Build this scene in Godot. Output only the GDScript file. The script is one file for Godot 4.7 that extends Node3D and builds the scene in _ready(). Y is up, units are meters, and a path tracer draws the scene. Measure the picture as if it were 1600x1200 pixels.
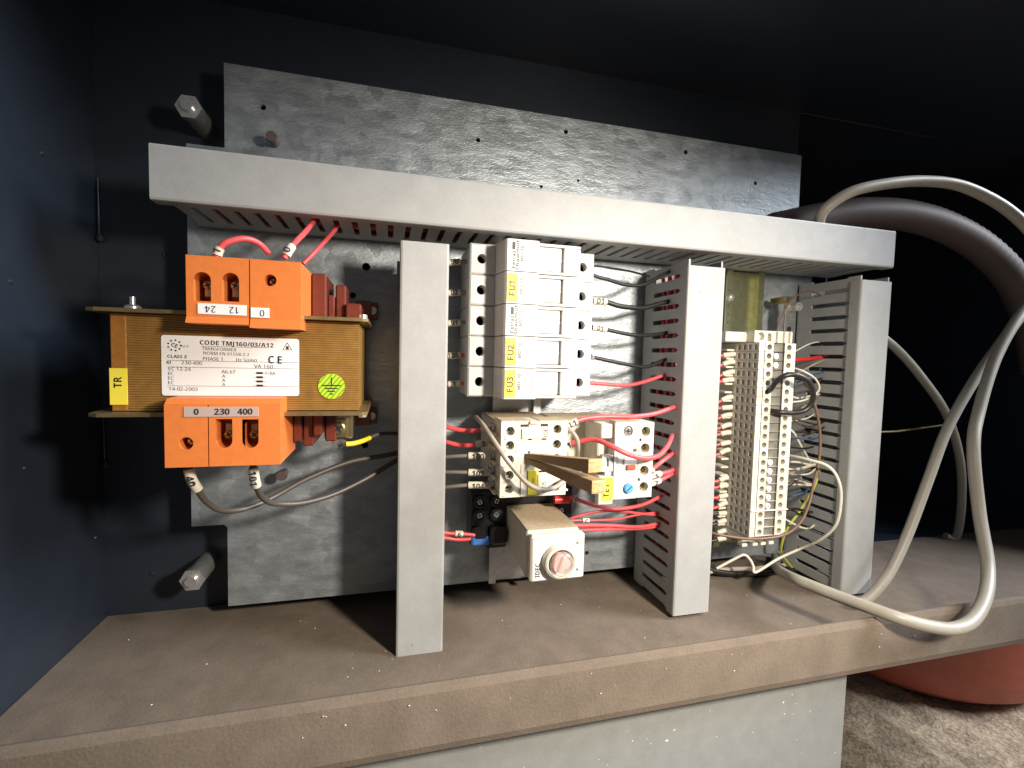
extends Node3D
# All lengths below are in millimetres; U turns them into metres. x runs along the mounting plate, y up, z out of the plate.
const U := 0.001
var org := Vector3.ZERO          # base of the thing being built, in mm
var xf := Transform3D.IDENTITY   # turn of the piece being built
var mats := {}
var used := {}
var fonts := {}
var tex := {}

# [name, label, group, material, radius, points in mm, markers as [from, to, text]]
const WIRES := [
	["black_wire", "black wire from top fuse holder into middle slotted duct", "wires from fuse holders into the middle duct", "black", 1.2, [127.4, 55.1, 38, 133.3, 53.4, 38, 140.3, 52.2, 38, 153.5, 49.8, 37, 167.4, 50.8, 36, 181.5, 58, 34, 197.9, 65.5, 30], []],
	["black_wire", "thin black wire under the top duct beside the top fuse holder", "wires from fuse holders into the middle duct", "black", 0.7, [128.9, 60.8, 34, 134.9, 61.3, 34, 147.6, 60.8, 32, 163.3, 61.3, 25, 181.3, 59.7, 20], []],
	["black_wire", "thick black wire from FU1 fuse holder with white marker", "wires from fuse holders into the middle duct", "black", 1.7, [127.1, 37.6, 38, 139.5, 37.4, 38, 151.2, 35.1, 38, 168.1, 35.3, 36, 182.4, 39.2, 34, 199, 43.2, 30], [[0.07, 0.2, "01"]]],
	["black_wire", "black wire from third fuse holder from the top with white marker", "wires from fuse holders into the middle duct", "black", 1.3, [127.7, 20.5, 38, 140.2, 19.3, 38, 158.6, 16.6, 38, 171.4, 16.7, 36, 185.5, 18.6, 33, 200.1, 22, 30], [[0.08, 0.21, "01"]]],
	["black_wire", "black wire from FU2 fuse holder with short white marker", "wires from fuse holders into the middle duct", "black", 1.3, [127.5, 1.6, 38, 135.4, 0.1, 38, 155.2, -3.3, 38, 172.4, -4.8, 36, 186, -0.6, 33, 201, 3.8, 30], [[0.09, 0.15, "H"]]],
	["red_wire", "red wire from FU3 fuse holder into middle slotted duct", "wires from fuse holders into the middle duct", "red", 1.25, [127.3, -16.2, 38, 133.7, -16.5, 38, 155.8, -17.6, 38, 170.4, -15.4, 36, 187, -10.9, 33, 201.6, -7.6, 30], []],
	["marked_wire", "grey wire with white marker entering left side of the topmost fuse holder", "marked wires between left duct and fuse holders", "grey", 1.3, [27.7, 57.1, 30, 35.6, 57.2, 30, 44.4, 58.3, 30, 52.3, 58.7, 31], [[0.36, 0.66, "90"]]],
	["marked_wire", "grey wire with white marker entering left side of the FU1 fuse holder", "marked wires between left duct and fuse holders", "grey", 1.3, [28, 38.3, 30, 35.9, 38.4, 30, 44.7, 39.3, 30, 52.7, 39.6, 31], [[0.36, 0.66, "02"]]],
	["marked_wire", "grey wire with white marker entering left side of the untagged middle fuse holder", "marked wires between left duct and fuse holders", "grey", 1.3, [28.3, 19.8, 30, 36.2, 19.7, 30, 45.1, 20.5, 30, 53.1, 20.8, 31], [[0.36, 0.66, "91"]]],
	["marked_wire", "red wire with white marker entering left side of the FU2 fuse holder", "marked wires between left duct and fuse holders", "red", 1.3, [28.6, -0.4, 30, 36.6, -0.6, 30, 45.5, -0, 30, 53.5, 0.2, 31], [[0.36, 0.66, "105"]]],
	["marked_wire", "red wire with white marker entering left side of the FU3 fuse holder", "marked wires between left duct and fuse holders", "red", 1.3, [28.9, -18, 30, 36.9, -18.4, 30, 45.8, -17.9, 30, 53.9, -17.7, 31], [[0.36, 0.66, "1"]]],
	["red_wire", "red wire with marker 0 entering contactor top left terminal", "wires into the contactor from the left duct", "red", 1.4, [28.3, -41.2, 40, 34.7, -43.3, 45, 42.8, -44.9, 48, 52.2, -45.1, 50, 60.8, -43, 52, 69.5, -42.3, 52], [[0.68, 0.8, "0"]]],
	["red_wire", "red wire with marker 2 entering contactor second left terminal", "wires into the contactor from the left duct", "red", 1.4, [28.4, -51.4, 40, 34.9, -52.6, 45, 43, -54.2, 48, 50.4, -53.6, 50, 59.8, -51.5, 52, 69.7, -51, 52], [[0.64, 0.8, "2"]]],
	["grey_wire", "grey wire with white number marker entering middle left terminal of contactor", "wires into the contactor from the left duct", "grey", 1.1, [28.2, -62.4, 44, 34.7, -59.7, 54, 45.8, -58, 60, 58.6, -58.4, 60, 68.4, -58.7, 58], [[0.5, 0.75, "100"]]],
	["grey_wire", "grey wire with white number marker entering second lowest left terminal of contactor", "wires into the contactor from the left duct", "grey", 1.1, [28.4, -71.8, 44, 34.8, -68.8, 54, 46, -67.8, 60, 58.9, -68.3, 60, 68.7, -68.7, 58], [[0.5, 0.75, "105"]]],
	["grey_wire", "grey wire with white number marker entering lowest left terminal of contactor", "wires into the contactor from the left duct", "grey", 1.1, [28.5, -80.8, 44, 35, -77.6, 54, 46.1, -75.3, 60, 59, -75.9, 60, 68.9, -76.5, 58], [[0.5, 0.75, "104"]]],
	["red_wire", "red wire with L1 marker passing above the overload relay", "red wires between contactor, overload relay and middle duct", "red", 1.5, [102.8, -42.1, 62, 107.7, -39.8, 62, 115.1, -37.1, 62, 127.8, -35.7, 62, 147.4, -35.8, 62, 165.5, -34.8, 58, 183.6, -32, 50, 197.2, -30.3, 42], [[0.09, 0.23, "L1"]]],
	["red_wire", "red wire crossing in front of the overload relay", "red wires between contactor, overload relay and middle duct", "red", 1.5, [103.2, -53, 62, 108.5, -51.2, 64, 118.6, -48, 72, 124.9, -50.1, 82, 135.1, -54.8, 86, 146.7, -57.4, 84, 158.8, -57.1, 78, 170.7, -53.4, 68, 185.5, -50.2, 50], [[0.03, 0.11, "8"]]],
	["red_wire", "short red wire rising from overload relay third terminal", "red wires between contactor, overload relay and middle duct", "red", 1.4, [160.6, -73.8, 60, 166.8, -69.4, 60, 176.6, -65.2, 56, 196.3, -61.6, 42], [[0.12, 0.3, "3"]]],
	["red_wire", "short red wire from overload relay lower pair, upper one", "red wires between contactor, overload relay and middle duct", "red", 1.4, [160.6, -75.5, 60, 169.8, -73.7, 60, 184.4, -74.1, 52, 197.9, -72.5, 42], [[0.15, 0.4, "5"]]],
	["red_wire", "short red wire from overload relay lowest terminal", "red wires between contactor, overload relay and middle duct", "red", 1.4, [160.9, -80.5, 60, 169.6, -78.3, 60, 183.1, -77.1, 52, 198.1, -75.7, 42], [[0.15, 0.4, "7"]]],
	["red_wire", "red wire with marker 0 sagging below the overload relay", "red wires between contactor, overload relay and middle duct", "red", 1.3, [107.4, -92, 40, 118.7, -92.6, 40, 125.6, -95.1, 40, 138.3, -99.3, 40, 152.6, -101.9, 40, 170.7, -101.3, 38, 184.2, -97.7, 36, 199.4, -93.1, 32], [[0.17, 0.23, "0"]]],
	["red_wire", "uppermost red wire arching from timer socket", "red wires from timer socket into middle duct", "red", 0.95, [111.9, -112.3, 32, 127.2, -107.2, 34, 141.3, -105, 34, 155.8, -105.4, 34, 176.4, -109.2, 33, 201.7, -113.2, 30], []],
	["red_wire", "thin red wire between the arching and the straight ones, marker C", "red wires from timer socket into middle duct", "red", 0.8, [111.1, -110.6, 34, 124.1, -109.5, 36, 140.6, -110.5, 36, 155.5, -110.9, 35, 173.9, -109.5, 33, 201.5, -109.4, 30], [[0.26, 0.34, "C"]]],
	["red_wire", "thick straight red wire from timer socket", "red wires from timer socket into middle duct", "red", 1.25, [109.7, -111.7, 38, 122.9, -111.8, 39, 146.9, -113.8, 38, 172.5, -117.2, 36, 192.1, -116.3, 33, 206, -114.4, 30], []],
	["red_wire", "lowest red wire from timer socket beside timer", "red wires from timer socket into middle duct", "red", 1, [109.9, -117, 38, 125.8, -115.9, 38, 147.5, -116.9, 37, 173.2, -118.9, 35, 192.9, -119, 32, 205.8, -118.1, 29], []],
	["red_wire", "red wire leaving the left duct towards blue crimp, upper one", "red wires with blue crimp", "red", 1.2, [30.3, -111.8, 30, 38.5, -114.4, 30, 46.8, -115.4, 30, 56.1, -117, 30], [[0.55, 0.75, "6"]]],
	["red_wire", "red wire leaving the left duct towards blue crimp, lower one", "red wires with blue crimp", "red", 1.2, [30.6, -116.7, 28, 38.9, -118.6, 28, 47.2, -120.1, 28, 56.5, -119.9, 28], []],
	["red_wire", "red wire looping over the left half of upper orange block", "wires of the transformer", "red", 1.4, [-76.9, 42.2, 80, -75.3, 46.7, 80, -72.1, 49.6, 80, -65.7, 52.1, 78, -60.6, 51.3, 74, -57, 47.5, 70], [[0.08, 0.2, "1"]]],
	["red_wire", "red wire with marker 0 going up into top duct", "wires of the transformer", "red", 1.4, [-48.2, 43.8, 80, -46.3, 48.3, 78, -44.5, 53.7, 72, -41.6, 62.2, 60, -40.7, 72.7, 40], [[0.12, 0.36, "0"]]],
	["red_wire", "bare red wire behind upper orange block going up into top duct", "wires of the transformer", "red", 1.2, [-43.7, 46.2, 55, -39.1, 52.5, 52, -33, 64.3, 40, -28.2, 74.7, 30], []],
	["dark_wire", "dark wire with long marker sagging below lower orange block, single pole side", "wires of the transformer", "wirebrown", 1.5, [-89.8, -52.3, 80, -88.6, -59.9, 80, -86.4, -66.6, 78, -85, -74.1, 72, -80.8, -81.4, 64, -72.6, -84.1, 55, -61.3, -81.5, 46, -44.4, -73.5, 38, -22.2, -66.3, 30, -1.7, -63.8, 26, 22, -59.9, 24], [[0.06, 0.2, "40"]]],
	["dark_wire", "dark wire with long marker 10 below the 400 pole", "wires of the transformer", "wirebrown", 1.5, [-62.5, -51.6, 80, -61.8, -58.8, 80, -61.4, -67.4, 76, -60.4, -75.3, 68, -56.1, -80.7, 60, -44.9, -83.4, 52, -29.8, -81.8, 44, -12.6, -75.7, 36, 4.1, -67.1, 30, 21.8, -57.5, 26], [[0.08, 0.22, "101"]]],
	["earth_wire", "yellow green earth wire at brass clamp of transformer", "wires of the transformer", "yellow", 1.4, [-22.3, -51.2, 52, -18.4, -51.3, 50, -13.7, -50.7, 46, -9.7, -49.6, 42], []],
	["dark_wire", "short grey wire behind the yellow sleeve going to left duct", "wires of the transformer", "wirebrown", 1.1, [-11.1, -50.3, 42, -5.4, -48.4, 38, 2, -48.8, 32, 21.8, -51.5, 25], []],
	["grey_wire", "grey wire looped in front of the contactor face", "grey wires on the contactor", "greywire", 1.35, [52.6, -37.6, 45, 54, -40.8, 66, 60.3, -52.1, 80, 65.9, -59.7, 83, 74.2, -68.7, 85, 82.4, -72.7, 85, 90.6, -72.5, 83, 99.2, -69.8, 78, 108.4, -70.2, 66, 123.7, -73.2, 50], []],
	["grey_wire", "short grey wire arching at right side of contactor", "grey wires on the contactor", "greywire", 1.3, [100.6, -42.6, 68, 103.8, -42.8, 72, 106.8, -47, 74, 108.6, -53.5, 72, 112.2, -62.7, 62], []],
	["black_wire", "thick black jumper wire looping out of the terminal row", "wires at right of the terminal row", "blackt", 1.8, [262.8, -22.6, 46, 259.5, -18.4, 54, 258.7, -12.2, 60, 261.5, -8.4, 64, 268.5, -7.8, 66, 278.4, -11.6, 66, 285.4, -18.8, 64, 287.6, -26.1, 62, 284.6, -32.2, 60, 276.9, -34.6, 58, 267.3, -34.4, 56, 261.7, -33.9, 48], []],
	["white_wire", "white wire curving widely beside right duct down to cabinet floor", "wires at right of the terminal row", "cream", 1.05, [299.9, -71.2, 30, 300, -70.5, 40, 302, -70.9, 50, 306.9, -72.8, 59, 312.2, -79.9, 63, 316.2, -93.8, 64, 316.2, -115.2, 62, 313.9, -130.7, 52, 311.9, -144.4, 36, 294.4, -151.4, 34, 274.2, -160.2, 34, 273.4, -156.5, 32, 272, -152.2, 30, 268.2, -148.7, 28, 262.4, -151.6, 26, 248.7, -160.3, 22], []],
	["earth_wire", "yellow green wire hanging beside the terminal row", "wires at right of the terminal row", "yellowgreen", 1.1, [367.1, -42.4, 20, 354.7, -52.9, 24, 346.2, -64.4, 26, 337.9, -78.4, 28, 330.6, -99.4, 28, 320.2, -118.2, 26, 311.4, -132.4, 24, 310.7, -147.1, 20, 315.9, -157.7, 16, 334.8, -174.6, 10], []],
	["brown_wire", "brown wire hanging beside terminal row and passing below it", "wires at right of the terminal row", "brown", 1, [306, -14.2, 40, 310.2, -32.2, 44, 313.6, -50.8, 46, 312.4, -70.2, 48, 306.3, -89.2, 50, 300.7, -104.2, 52, 289.3, -115.5, 56, 272.7, -122.5, 58, 245.6, -122.9, 58, 222, -119.8, 52, 219, -119.8, 40], []],
	["blue_wire", "blue wire hanging low beside the terminal row", "wires at right of the terminal row", "blue", 0.9, [339.9, -100.4, 20, 336.6, -114.2, 18, 334.7, -131, 16, 338, -146.3, 12, 343.7, -167.8, 8], []],
	["white_wire", "thin white wire slanting down from terminal row", "wires at right of the terminal row", "cream", 0.9, [298.4, -49.6, 30, 305.9, -53.7, 30, 316.2, -65.4, 28, 330.2, -79, 24], []],
	["short_wire", "short white wire leaving the terminal row towards right duct", "wires at right of the terminal row", "cream", 0.85, [299.1, -76.7, 30, 311.7, -77.3, 29, 330.7, -80.7, 26, 356.8, -79.7, 20], []],
	["short_wire", "short white wire leaving the terminal row towards right duct", "wires at right of the terminal row", "cream", 0.85, [299.4, -81.7, 30, 312.1, -82.9, 29, 330.7, -80.7, 26, 356.8, -79.7, 20], []],
	["short_wire", "short grey wire leaving the terminal row towards right duct", "wires at right of the terminal row", "greywire", 0.85, [299.8, -86.8, 30, 312.2, -84.4, 29, 330.8, -81.7, 26, 356.8, -80.8, 20], []],
	["short_wire", "short white wire leaving the terminal row towards right duct", "wires at right of the terminal row", "cream", 0.85, [300.1, -91.8, 30, 312.7, -91.6, 29, 332, -96.9, 26, 358.1, -96.4, 20], []],
	["short_wire", "short white wire leaving the terminal row towards right duct", "wires at right of the terminal row", "cream", 0.85, [300.3, -94.4, 30, 313, -95.2, 29, 332, -97.4, 26, 358.1, -97, 20], []],
	["short_wire", "short brown wire leaving the terminal row towards right duct", "wires at right of the terminal row", "brown", 0.85, [296.2, -35.7, 30, 309.4, -45.9, 29, 328.4, -50.6, 26, 354.3, -48.7, 20], []],
	["short_wire", "short black wire leaving the terminal row towards right duct", "wires at right of the terminal row", "blackt", 0.85, [301.7, -114.8, 30, 314.4, -114.8, 29, 333.7, -119.5, 26, 360, -119.8, 20], []],
	["short_wire", "short white wire leaving the terminal row towards right duct", "wires at right of the terminal row", "cream", 0.85, [295.2, -21.8, 30, 308, -26.8, 29, 326.5, -25, 26, 352.2, -22.3, 20], []],
	["short_wire", "short red wire leaving the terminal row towards right duct", "wires at right of the terminal row", "redd", 1.6, [293.6, 1.2, 30, 305.8, 3, 29, 324.3, 4.3, 26, 349.7, 8, 20], []],
	["brown_wire", "thin brown wire arching from top of terminal row", "wires at right of the terminal row", "brown", 0.6, [284.4, 22.8, 30, 287.8, 32.6, 30, 296, 45.7, 28, 308.2, 53.9, 26, 323.7, 56.6, 24, 346.4, 50.2, 20], []],
	["white_wire", "thin white wire curling round the black jumper loop", "wires at right of the terminal row", "cream", 0.7, [295, -29.5, 32, 304, -28.6, 36, 310.3, -24.9, 40, 314.9, -18.9, 42, 310.7, -11.2, 42, 301.2, -5.6, 40, 297.8, -3, 32], []],
	["black_cable", "black cable lying on cabinet floor below the terminal row", "", "blackt", 2.2, [241.9, -163.8, 8, 264.7, -170.8, 10, 294.4, -178.1, 12, 333.5, -184.1, 12, 379, -188.1, 8, 417.8, -192.7, 0], []],
	["grey_cable", "pale grey cable lying on cabinet floor behind the black one", "", "pale", 1.8, [237.8, -167.5, 14, 267.9, -170.2, 6, 303, -174.1, 2, 343.2, -180.1, 2, 383.5, -187.5, 4], []],
	["beige_cable", "thick beige cable arching over the top duct end", "beige cables at the open right end", "beige", 3.7, [308.9, 94.1, 40, 296.9, 102, 50, 296.4, 109.6, 56, 310, 119.7, 62, 333.1, 126.2, 66, 362.6, 130.4, 70, 390.3, 128.4, 76, 416.1, 116.3, 84, 432.6, 99.3, 92, 450.3, 80, 96], []],
	["beige_cable", "beige cable running straight down to the floor at foot of right duct", "beige cables at the open right end", "beige", 3.5, [521.6, 77, 60, 490.5, 44.3, 62, 466.2, 18.1, 62, 441.5, -11.5, 62, 418.2, -47.4, 62, 399.3, -86.1, 64, 380.8, -123.9, 66, 364.7, -148.8, 68, 350.9, -161.1, 70, 337.9, -170.8, 70, 328.2, -175.4, 70], []],
	["beige_cable", "beige cable hanging in a loop over the cabinet sill", "beige cables at the open right end", "beige", 3.7, [502.9, 69.2, 70, 468.3, 40, 72, 443.1, 7.6, 74, 420.6, -30.4, 80, 404.5, -57, 88, 398.4, -99.8, 98, 386.1, -129, 112, 365.5, -142.6, 124, 343.9, -151.9, 131, 325.1, -154, 133, 306, -150.7, 132, 291.9, -147.7, 126, 285.2, -147.2, 114, 279.1, -147.4, 98, 273.8, -147, 84, 272.5, -148.2, 70, 287.7, -156.5, 45, 307.6, -166, 20, 325.8, -172.6, 0, 341.3, -177.4, -16], []],
	["beige_cable", "beige cable slanting down in dark space behind right duct", "beige cables at the open right end", "beige", 3.5, [385.9, 38.2, 10, 426.9, 17.7, 10, 466.1, -9.9, 8, 507.4, -45.6, 4, 538.3, -90.3, -2, 558, -138.2, -10, 563.9, -187, -16, 555.5, -235.4, -20], []],
	["corrugated_hose", "dull purple corrugated hose arching behind the beige cable", "", "hose", 12, [306.9, 111, -2, 316.1, 112.4, 8, 347.6, 119.9, 14, 375.5, 124.1, 18, 411.3, 124.9, 22, 448.8, 119, 26, 488.8, 103.9, 30, 523.7, 78.5, 34, 548.5, 43.5, 36, 566.6, -1.5, 36], []],
	["thin_cable", "thin olive wire in dark space behind the beige loop", "thin wires in the dark right bay", "olive", 0.9, [441.6, -61.9, -10, 465, -61.6, -10, 491.8, -59.9, -12, 532.1, -57, -14], []],
	["red_wire", "red wire with white ferrule marker entering left side of terminal row", "marked wires entering the terminal row", "red", 1.15, [228.1, 3, 22, 237.9, 4.2, 25, 246.3, 5.4, 27, 256.7, 6.6, 28], [[0.5, 0.85, ""]]],
	["red_wire", "red wire with white ferrule marker entering left side of terminal row", "marked wires entering the terminal row", "red", 1.15, [228.3, -3.5, 22, 238.2, -3.3, 25, 246.4, -0.2, 27, 256.9, 0, 28], [[0.5, 0.85, ""]]],
	["red_wire", "red wire with white ferrule marker entering left side of terminal row", "marked wires entering the terminal row", "red", 1.15, [228.4, -10.1, 22, 238.4, -10.8, 25, 246.6, -7.7, 27, 257, -6.5, 28], [[0.5, 0.85, ""]]],
	["red_wire", "red wire with white ferrule marker entering left side of terminal row", "marked wires entering the terminal row", "red", 1.15, [228.5, -16.7, 22, 238.4, -15.4, 25, 246.8, -13.3, 27, 257.2, -13.2, 28], [[0.5, 0.85, ""]]],
	["red_wire", "red wire with white ferrule marker entering left side of terminal row", "marked wires entering the terminal row", "red", 1.15, [228.8, -29.9, 22, 238.8, -30.6, 25, 247.1, -26.5, 27, 257.6, -26.4, 28], [[0.5, 0.85, ""]]],
	["red_wire", "red wire with white ferrule marker entering left side of terminal row", "marked wires entering the terminal row", "red", 1.15, [228.9, -36.5, 22, 238.9, -35.3, 25, 247.3, -34.1, 27, 257.7, -33.1, 28], [[0.5, 0.85, ""]]],
	["red_wire", "red wire with white ferrule marker entering left side of terminal row", "marked wires entering the terminal row", "red", 1.15, [229.1, -43.2, 22, 239.1, -42.9, 25, 247.4, -39.8, 27, 257.9, -39.7, 28], [[0.5, 0.85, ""]]],
	["red_wire", "red wire with white ferrule marker entering left side of terminal row", "marked wires entering the terminal row", "red", 1.15, [229.2, -49.9, 22, 239.3, -50.5, 25, 247.6, -47.4, 27, 258.1, -46.4, 28], [[0.5, 0.85, ""]]],
	["red_wire", "red wire with white ferrule marker entering left side of terminal row", "marked wires entering the terminal row", "red", 1.15, [229.4, -56.6, 22, 239.3, -55.3, 25, 247.7, -53.1, 27, 258.3, -53.1, 28], [[0.5, 0.85, ""]]],
	["red_wire", "red wire with white ferrule marker entering left side of terminal row", "marked wires entering the terminal row", "red", 1.15, [229.5, -63.2, 22, 239.5, -62.9, 25, 248, -60.8, 27, 258.5, -59.9, 28], [[0.5, 0.85, ""]]],
	["red_wire", "red wire with white ferrule marker entering left side of terminal row", "marked wires entering the terminal row", "red", 1.15, [229.6, -70, 22, 239.7, -70.6, 25, 248.1, -66.5, 27, 258.7, -66.6, 28], [[0.5, 0.85, ""]]],
	["red_wire", "red wire with white ferrule marker entering left side of terminal row", "marked wires entering the terminal row", "red", 1.15, [230.1, -90.2, 22, 240.2, -90.8, 25, 248.6, -87.7, 27, 259.2, -86.9, 28], [[0.5, 0.85, ""]]],
	["red_wire", "red wire with white ferrule marker entering left side of terminal row", "marked wires entering the terminal row", "red", 1.15, [230.2, -97, 22, 240.3, -95.6, 25, 248.8, -93.5, 27, 259.4, -93.7, 28], [[0.5, 0.85, ""]]],
	["red_wire", "red wire with white ferrule marker entering left side of terminal row", "marked wires entering the terminal row", "red", 1.15, [230.4, -103.8, 22, 240.5, -103.4, 25, 249, -101.3, 27, 259.6, -100.5, 28], [[0.5, 0.85, ""]]],
	["red_wire", "red wire with white ferrule marker entering left side of terminal row", "marked wires entering the terminal row", "red", 1.15, [230.5, -110.6, 22, 240.7, -111.2, 25, 249.1, -107.1, 27, 259.8, -107.4, 28], [[0.5, 0.85, ""]]],
	["black_wire", "black wire with white ferrule marker entering left side of terminal row", "marked wires entering the terminal row", "blackt", 1.15, [230.6, -117.4, 22, 240.7, -116, 25, 249.3, -114.9, 27, 259.9, -114.2, 28], [[0.5, 0.85, ""]]],
	["black_wire", "black wire with white ferrule marker entering left side of terminal row", "marked wires entering the terminal row", "blackt", 1.15, [230.8, -124.3, 22, 240.9, -123.9, 25, 249.4, -120.7, 27, 260.1, -121.1, 28], [[0.5, 0.85, ""]]],
	["black_wire", "black wire with white ferrule marker entering left side of terminal row", "marked wires entering the terminal row", "blackt", 1.15, [230.9, -131.1, 22, 241.2, -131.7, 25, 249.7, -128.6, 27, 260.3, -128, 28], [[0.5, 0.85, ""]]],
	["black_wire", "black wire with white ferrule marker entering left side of terminal row", "marked wires entering the terminal row", "blackt", 1.15, [231.1, -138, 22, 241.2, -136.6, 25, 249.8, -134.5, 27, 260.5, -134.9, 28], [[0.5, 0.85, ""]]],
]


# ---------- nodes ----------
func numbered(called: String) -> String:
	var n: int = used.get(called, 0)
	used[called] = n + 1
	return called if n == 0 else "%s_%03d" % [called, n]

func thing(called: String, label: String, category: String, base: Vector3, group := "") -> Node3D:
	var o := Node3D.new()
	o.name = numbered(called)
	add_child(o)
	o.position = base * U
	org = base
	o.set_meta("label", label)
	o.set_meta("category", category)
	if group != "":
		o.set_meta("group", group)
	return o

func part(called: String, st: SurfaceTool, m: String, parent: Node3D) -> MeshInstance3D:
	var o := MeshInstance3D.new()
	o.name = called
	o.mesh = st.commit()
	o.material_override = mats[m]
	parent.add_child(o, true)
	return o

func put(called: String, mesh: Mesh, m: String, parent: Node3D, at: Vector3) -> MeshInstance3D:
	var o := MeshInstance3D.new()
	o.name = called
	o.mesh = mesh
	o.material_override = mats[m]
	o.position = at * U
	parent.add_child(o, true)
	return o

func copy_of(o: Node3D, called: String, label: String, base: Vector3) -> Node3D:
	var c := o.duplicate()
	c.name = numbered(called)
	add_child(c)
	c.position = base * U
	c.set_meta("label", label)
	return c

# ---------- shapes ----------
func mb() -> SurfaceTool:
	var st := SurfaceTool.new()
	st.begin(Mesh.PRIMITIVE_TRIANGLES)
	return st

func vert(st: SurfaceTool, p: Vector3, n: Vector3) -> void:
	st.set_normal((xf.basis * n).normalized())
	st.add_vertex((xf * p - org) * U)

func tri(st: SurfaceTool, a: Vector3, b: Vector3, c: Vector3, na: Vector3, nb: Vector3, nc: Vector3) -> void:
	var g := (b - a).cross(c - a)
	if g.dot(na + nb + nc) > 0.0:
		vert(st, a, na); vert(st, c, nc); vert(st, b, nb)
	else:
		vert(st, a, na); vert(st, b, nb); vert(st, c, nc)

func quad(st: SurfaceTool, a: Vector3, b: Vector3, c: Vector3, d: Vector3, n: Vector3) -> void:
	tri(st, a, b, c, n, n, n)
	tri(st, a, c, d, n, n, n)

func out_quad(st: SurfaceTool, a: Vector3, b: Vector3, c: Vector3, d: Vector3, from: Vector3) -> void:
	var n := (b - a).cross(c - a).normalized()
	if n.length() < 0.5:
		n = (c - a).cross(d - a).normalized()
	if n.dot((a + b + c + d) / 4.0 - from) < 0.0:
		n = -n
	quad(st, a, b, c, d, n)

# box with chamfered edges
func box(st: SurfaceTool, lo: Vector3, hi: Vector3, e := 0.4) -> void:
	var c := (lo + hi) / 2.0
	var h := (hi - lo) / 2.0
	e = minf(e, 0.45 * minf(h.x, minf(h.y, h.z)) * 2.0 * 0.5)
	var k := h - Vector3(e, e, e)
	for ax in 3:
		var u := (ax + 1) % 3
		var v := (ax + 2) % 3
		for s in [-1.0, 1.0]:
			var q := []
			for t in [[-1, -1], [1, -1], [1, 1], [-1, 1]]:
				var p := Vector3.ZERO
				p[ax] = s * h[ax]; p[u] = t[0] * k[u]; p[v] = t[1] * k[v]
				q.append(c + p)
			var n := Vector3.ZERO
			n[ax] = s
			quad(st, q[0], q[1], q[2], q[3], n)
		for s in [-1.0, 1.0]:
			for t in [-1.0, 1.0]:
				var a := Vector3.ZERO; var b := Vector3.ZERO
				a[u] = s * h[u]; a[v] = t * k[v]
				b[u] = s * k[u]; b[v] = t * h[v]
				var d := Vector3.ZERO
				d[ax] = k[ax]
				out_quad(st, c + a - d, c + a + d, c + b + d, c + b - d, c)
	for sx in [-1.0, 1.0]:
		for sy in [-1.0, 1.0]:
			for sz in [-1.0, 1.0]:
				var s := Vector3(sx, sy, sz)
				var n := s.normalized()
				tri(st, c + Vector3(s.x * h.x, s.y * k.y, s.z * k.z), c + Vector3(s.x * k.x, s.y * h.y, s.z * k.z), c + Vector3(s.x * k.x, s.y * k.y, s.z * h.z), n, n, n)

# flat outline in (u, v) pushed along the third axis from a to b; axis 0: (y, z) along x, 1: (x, z) along y, 2: (x, y) along z
func lift(p: Vector2, w: float, axis: int) -> Vector3:
	if axis == 0:
		return Vector3(w, p.x, p.y)
	if axis == 1:
		return Vector3(p.x, w, p.y)
	return Vector3(p.x, p.y, w)

func prism(st: SurfaceTool, pts: PackedVector2Array, axis: int, a: float, b: float, smooth := false) -> void:
	var idx := Geometry2D.triangulate_polygon(pts)
	var area := 0.0
	for i in pts.size():
		area += pts[i].cross(pts[(i + 1) % pts.size()])
	var n := Vector3.ZERO
	n[axis] = 1.0
	for w in [a, b]:
		var m: Vector3 = n if w == maxf(a, b) else -n
		for i in range(0, idx.size(), 3):
			tri(st, lift(pts[idx[i]], w, axis), lift(pts[idx[i + 1]], w, axis), lift(pts[idx[i + 2]], w, axis), m, m, m)
	var ns := []
	for i in pts.size():
		var d := pts[(i + 1) % pts.size()] - pts[i]
		var o2 := (Vector2(d.y, -d.x) if area > 0.0 else Vector2(-d.y, d.x)).normalized()
		ns.append(o2)
	for i in pts.size():
		var j := (i + 1) % pts.size()
		var n0: Vector2 = ns[i]
		var n1: Vector2 = ns[i]
		if smooth:
			n0 = (ns[i] + ns[(i - 1 + pts.size()) % pts.size()]).normalized()
			n1 = (ns[i] + ns[j]).normalized()
		var z0 := lift(n0, 0, axis)
		var z1 := lift(n1, 0, axis)
		tri(st, lift(pts[i], a, axis), lift(pts[j], a, axis), lift(pts[j], b, axis), z0, z1, z1)
		tri(st, lift(pts[i], a, axis), lift(pts[j], b, axis), lift(pts[i], b, axis), z0, z1, z0)

func side_of(d: Vector3) -> Vector3:
	return d.cross(Vector3(0, 1, 0) if absf(d.y) < 0.9 else Vector3(1, 0, 0)).normalized()

func cyl(st: SurfaceTool, p: Vector3, q: Vector3, r0: float, r1: float, sides := 20, caps := true) -> void:
	var d := (q - p).normalized()
	var s := side_of(d)
	var t := d.cross(s)
	var slope := d * ((r0 - r1) / maxf((q - p).length(), 0.001))
	for i in sides:
		var a := TAU * i / sides
		var b := TAU * (i + 1) / sides
		var u := s * cos(a) + t * sin(a)
		var v := s * cos(b) + t * sin(b)
		var nu := (u + slope).normalized()
		var nv := (v + slope).normalized()
		tri(st, p + u * r0, p + v * r0, q + v * r1, nu, nv, nv)
		tri(st, p + u * r0, q + v * r1, q + u * r1, nu, nv, nu)
		if caps:
			tri(st, q, q + u * r1, q + v * r1, d, d, d)
			tri(st, p, p + u * r0, p + v * r0, -d, -d, -d)

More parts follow.
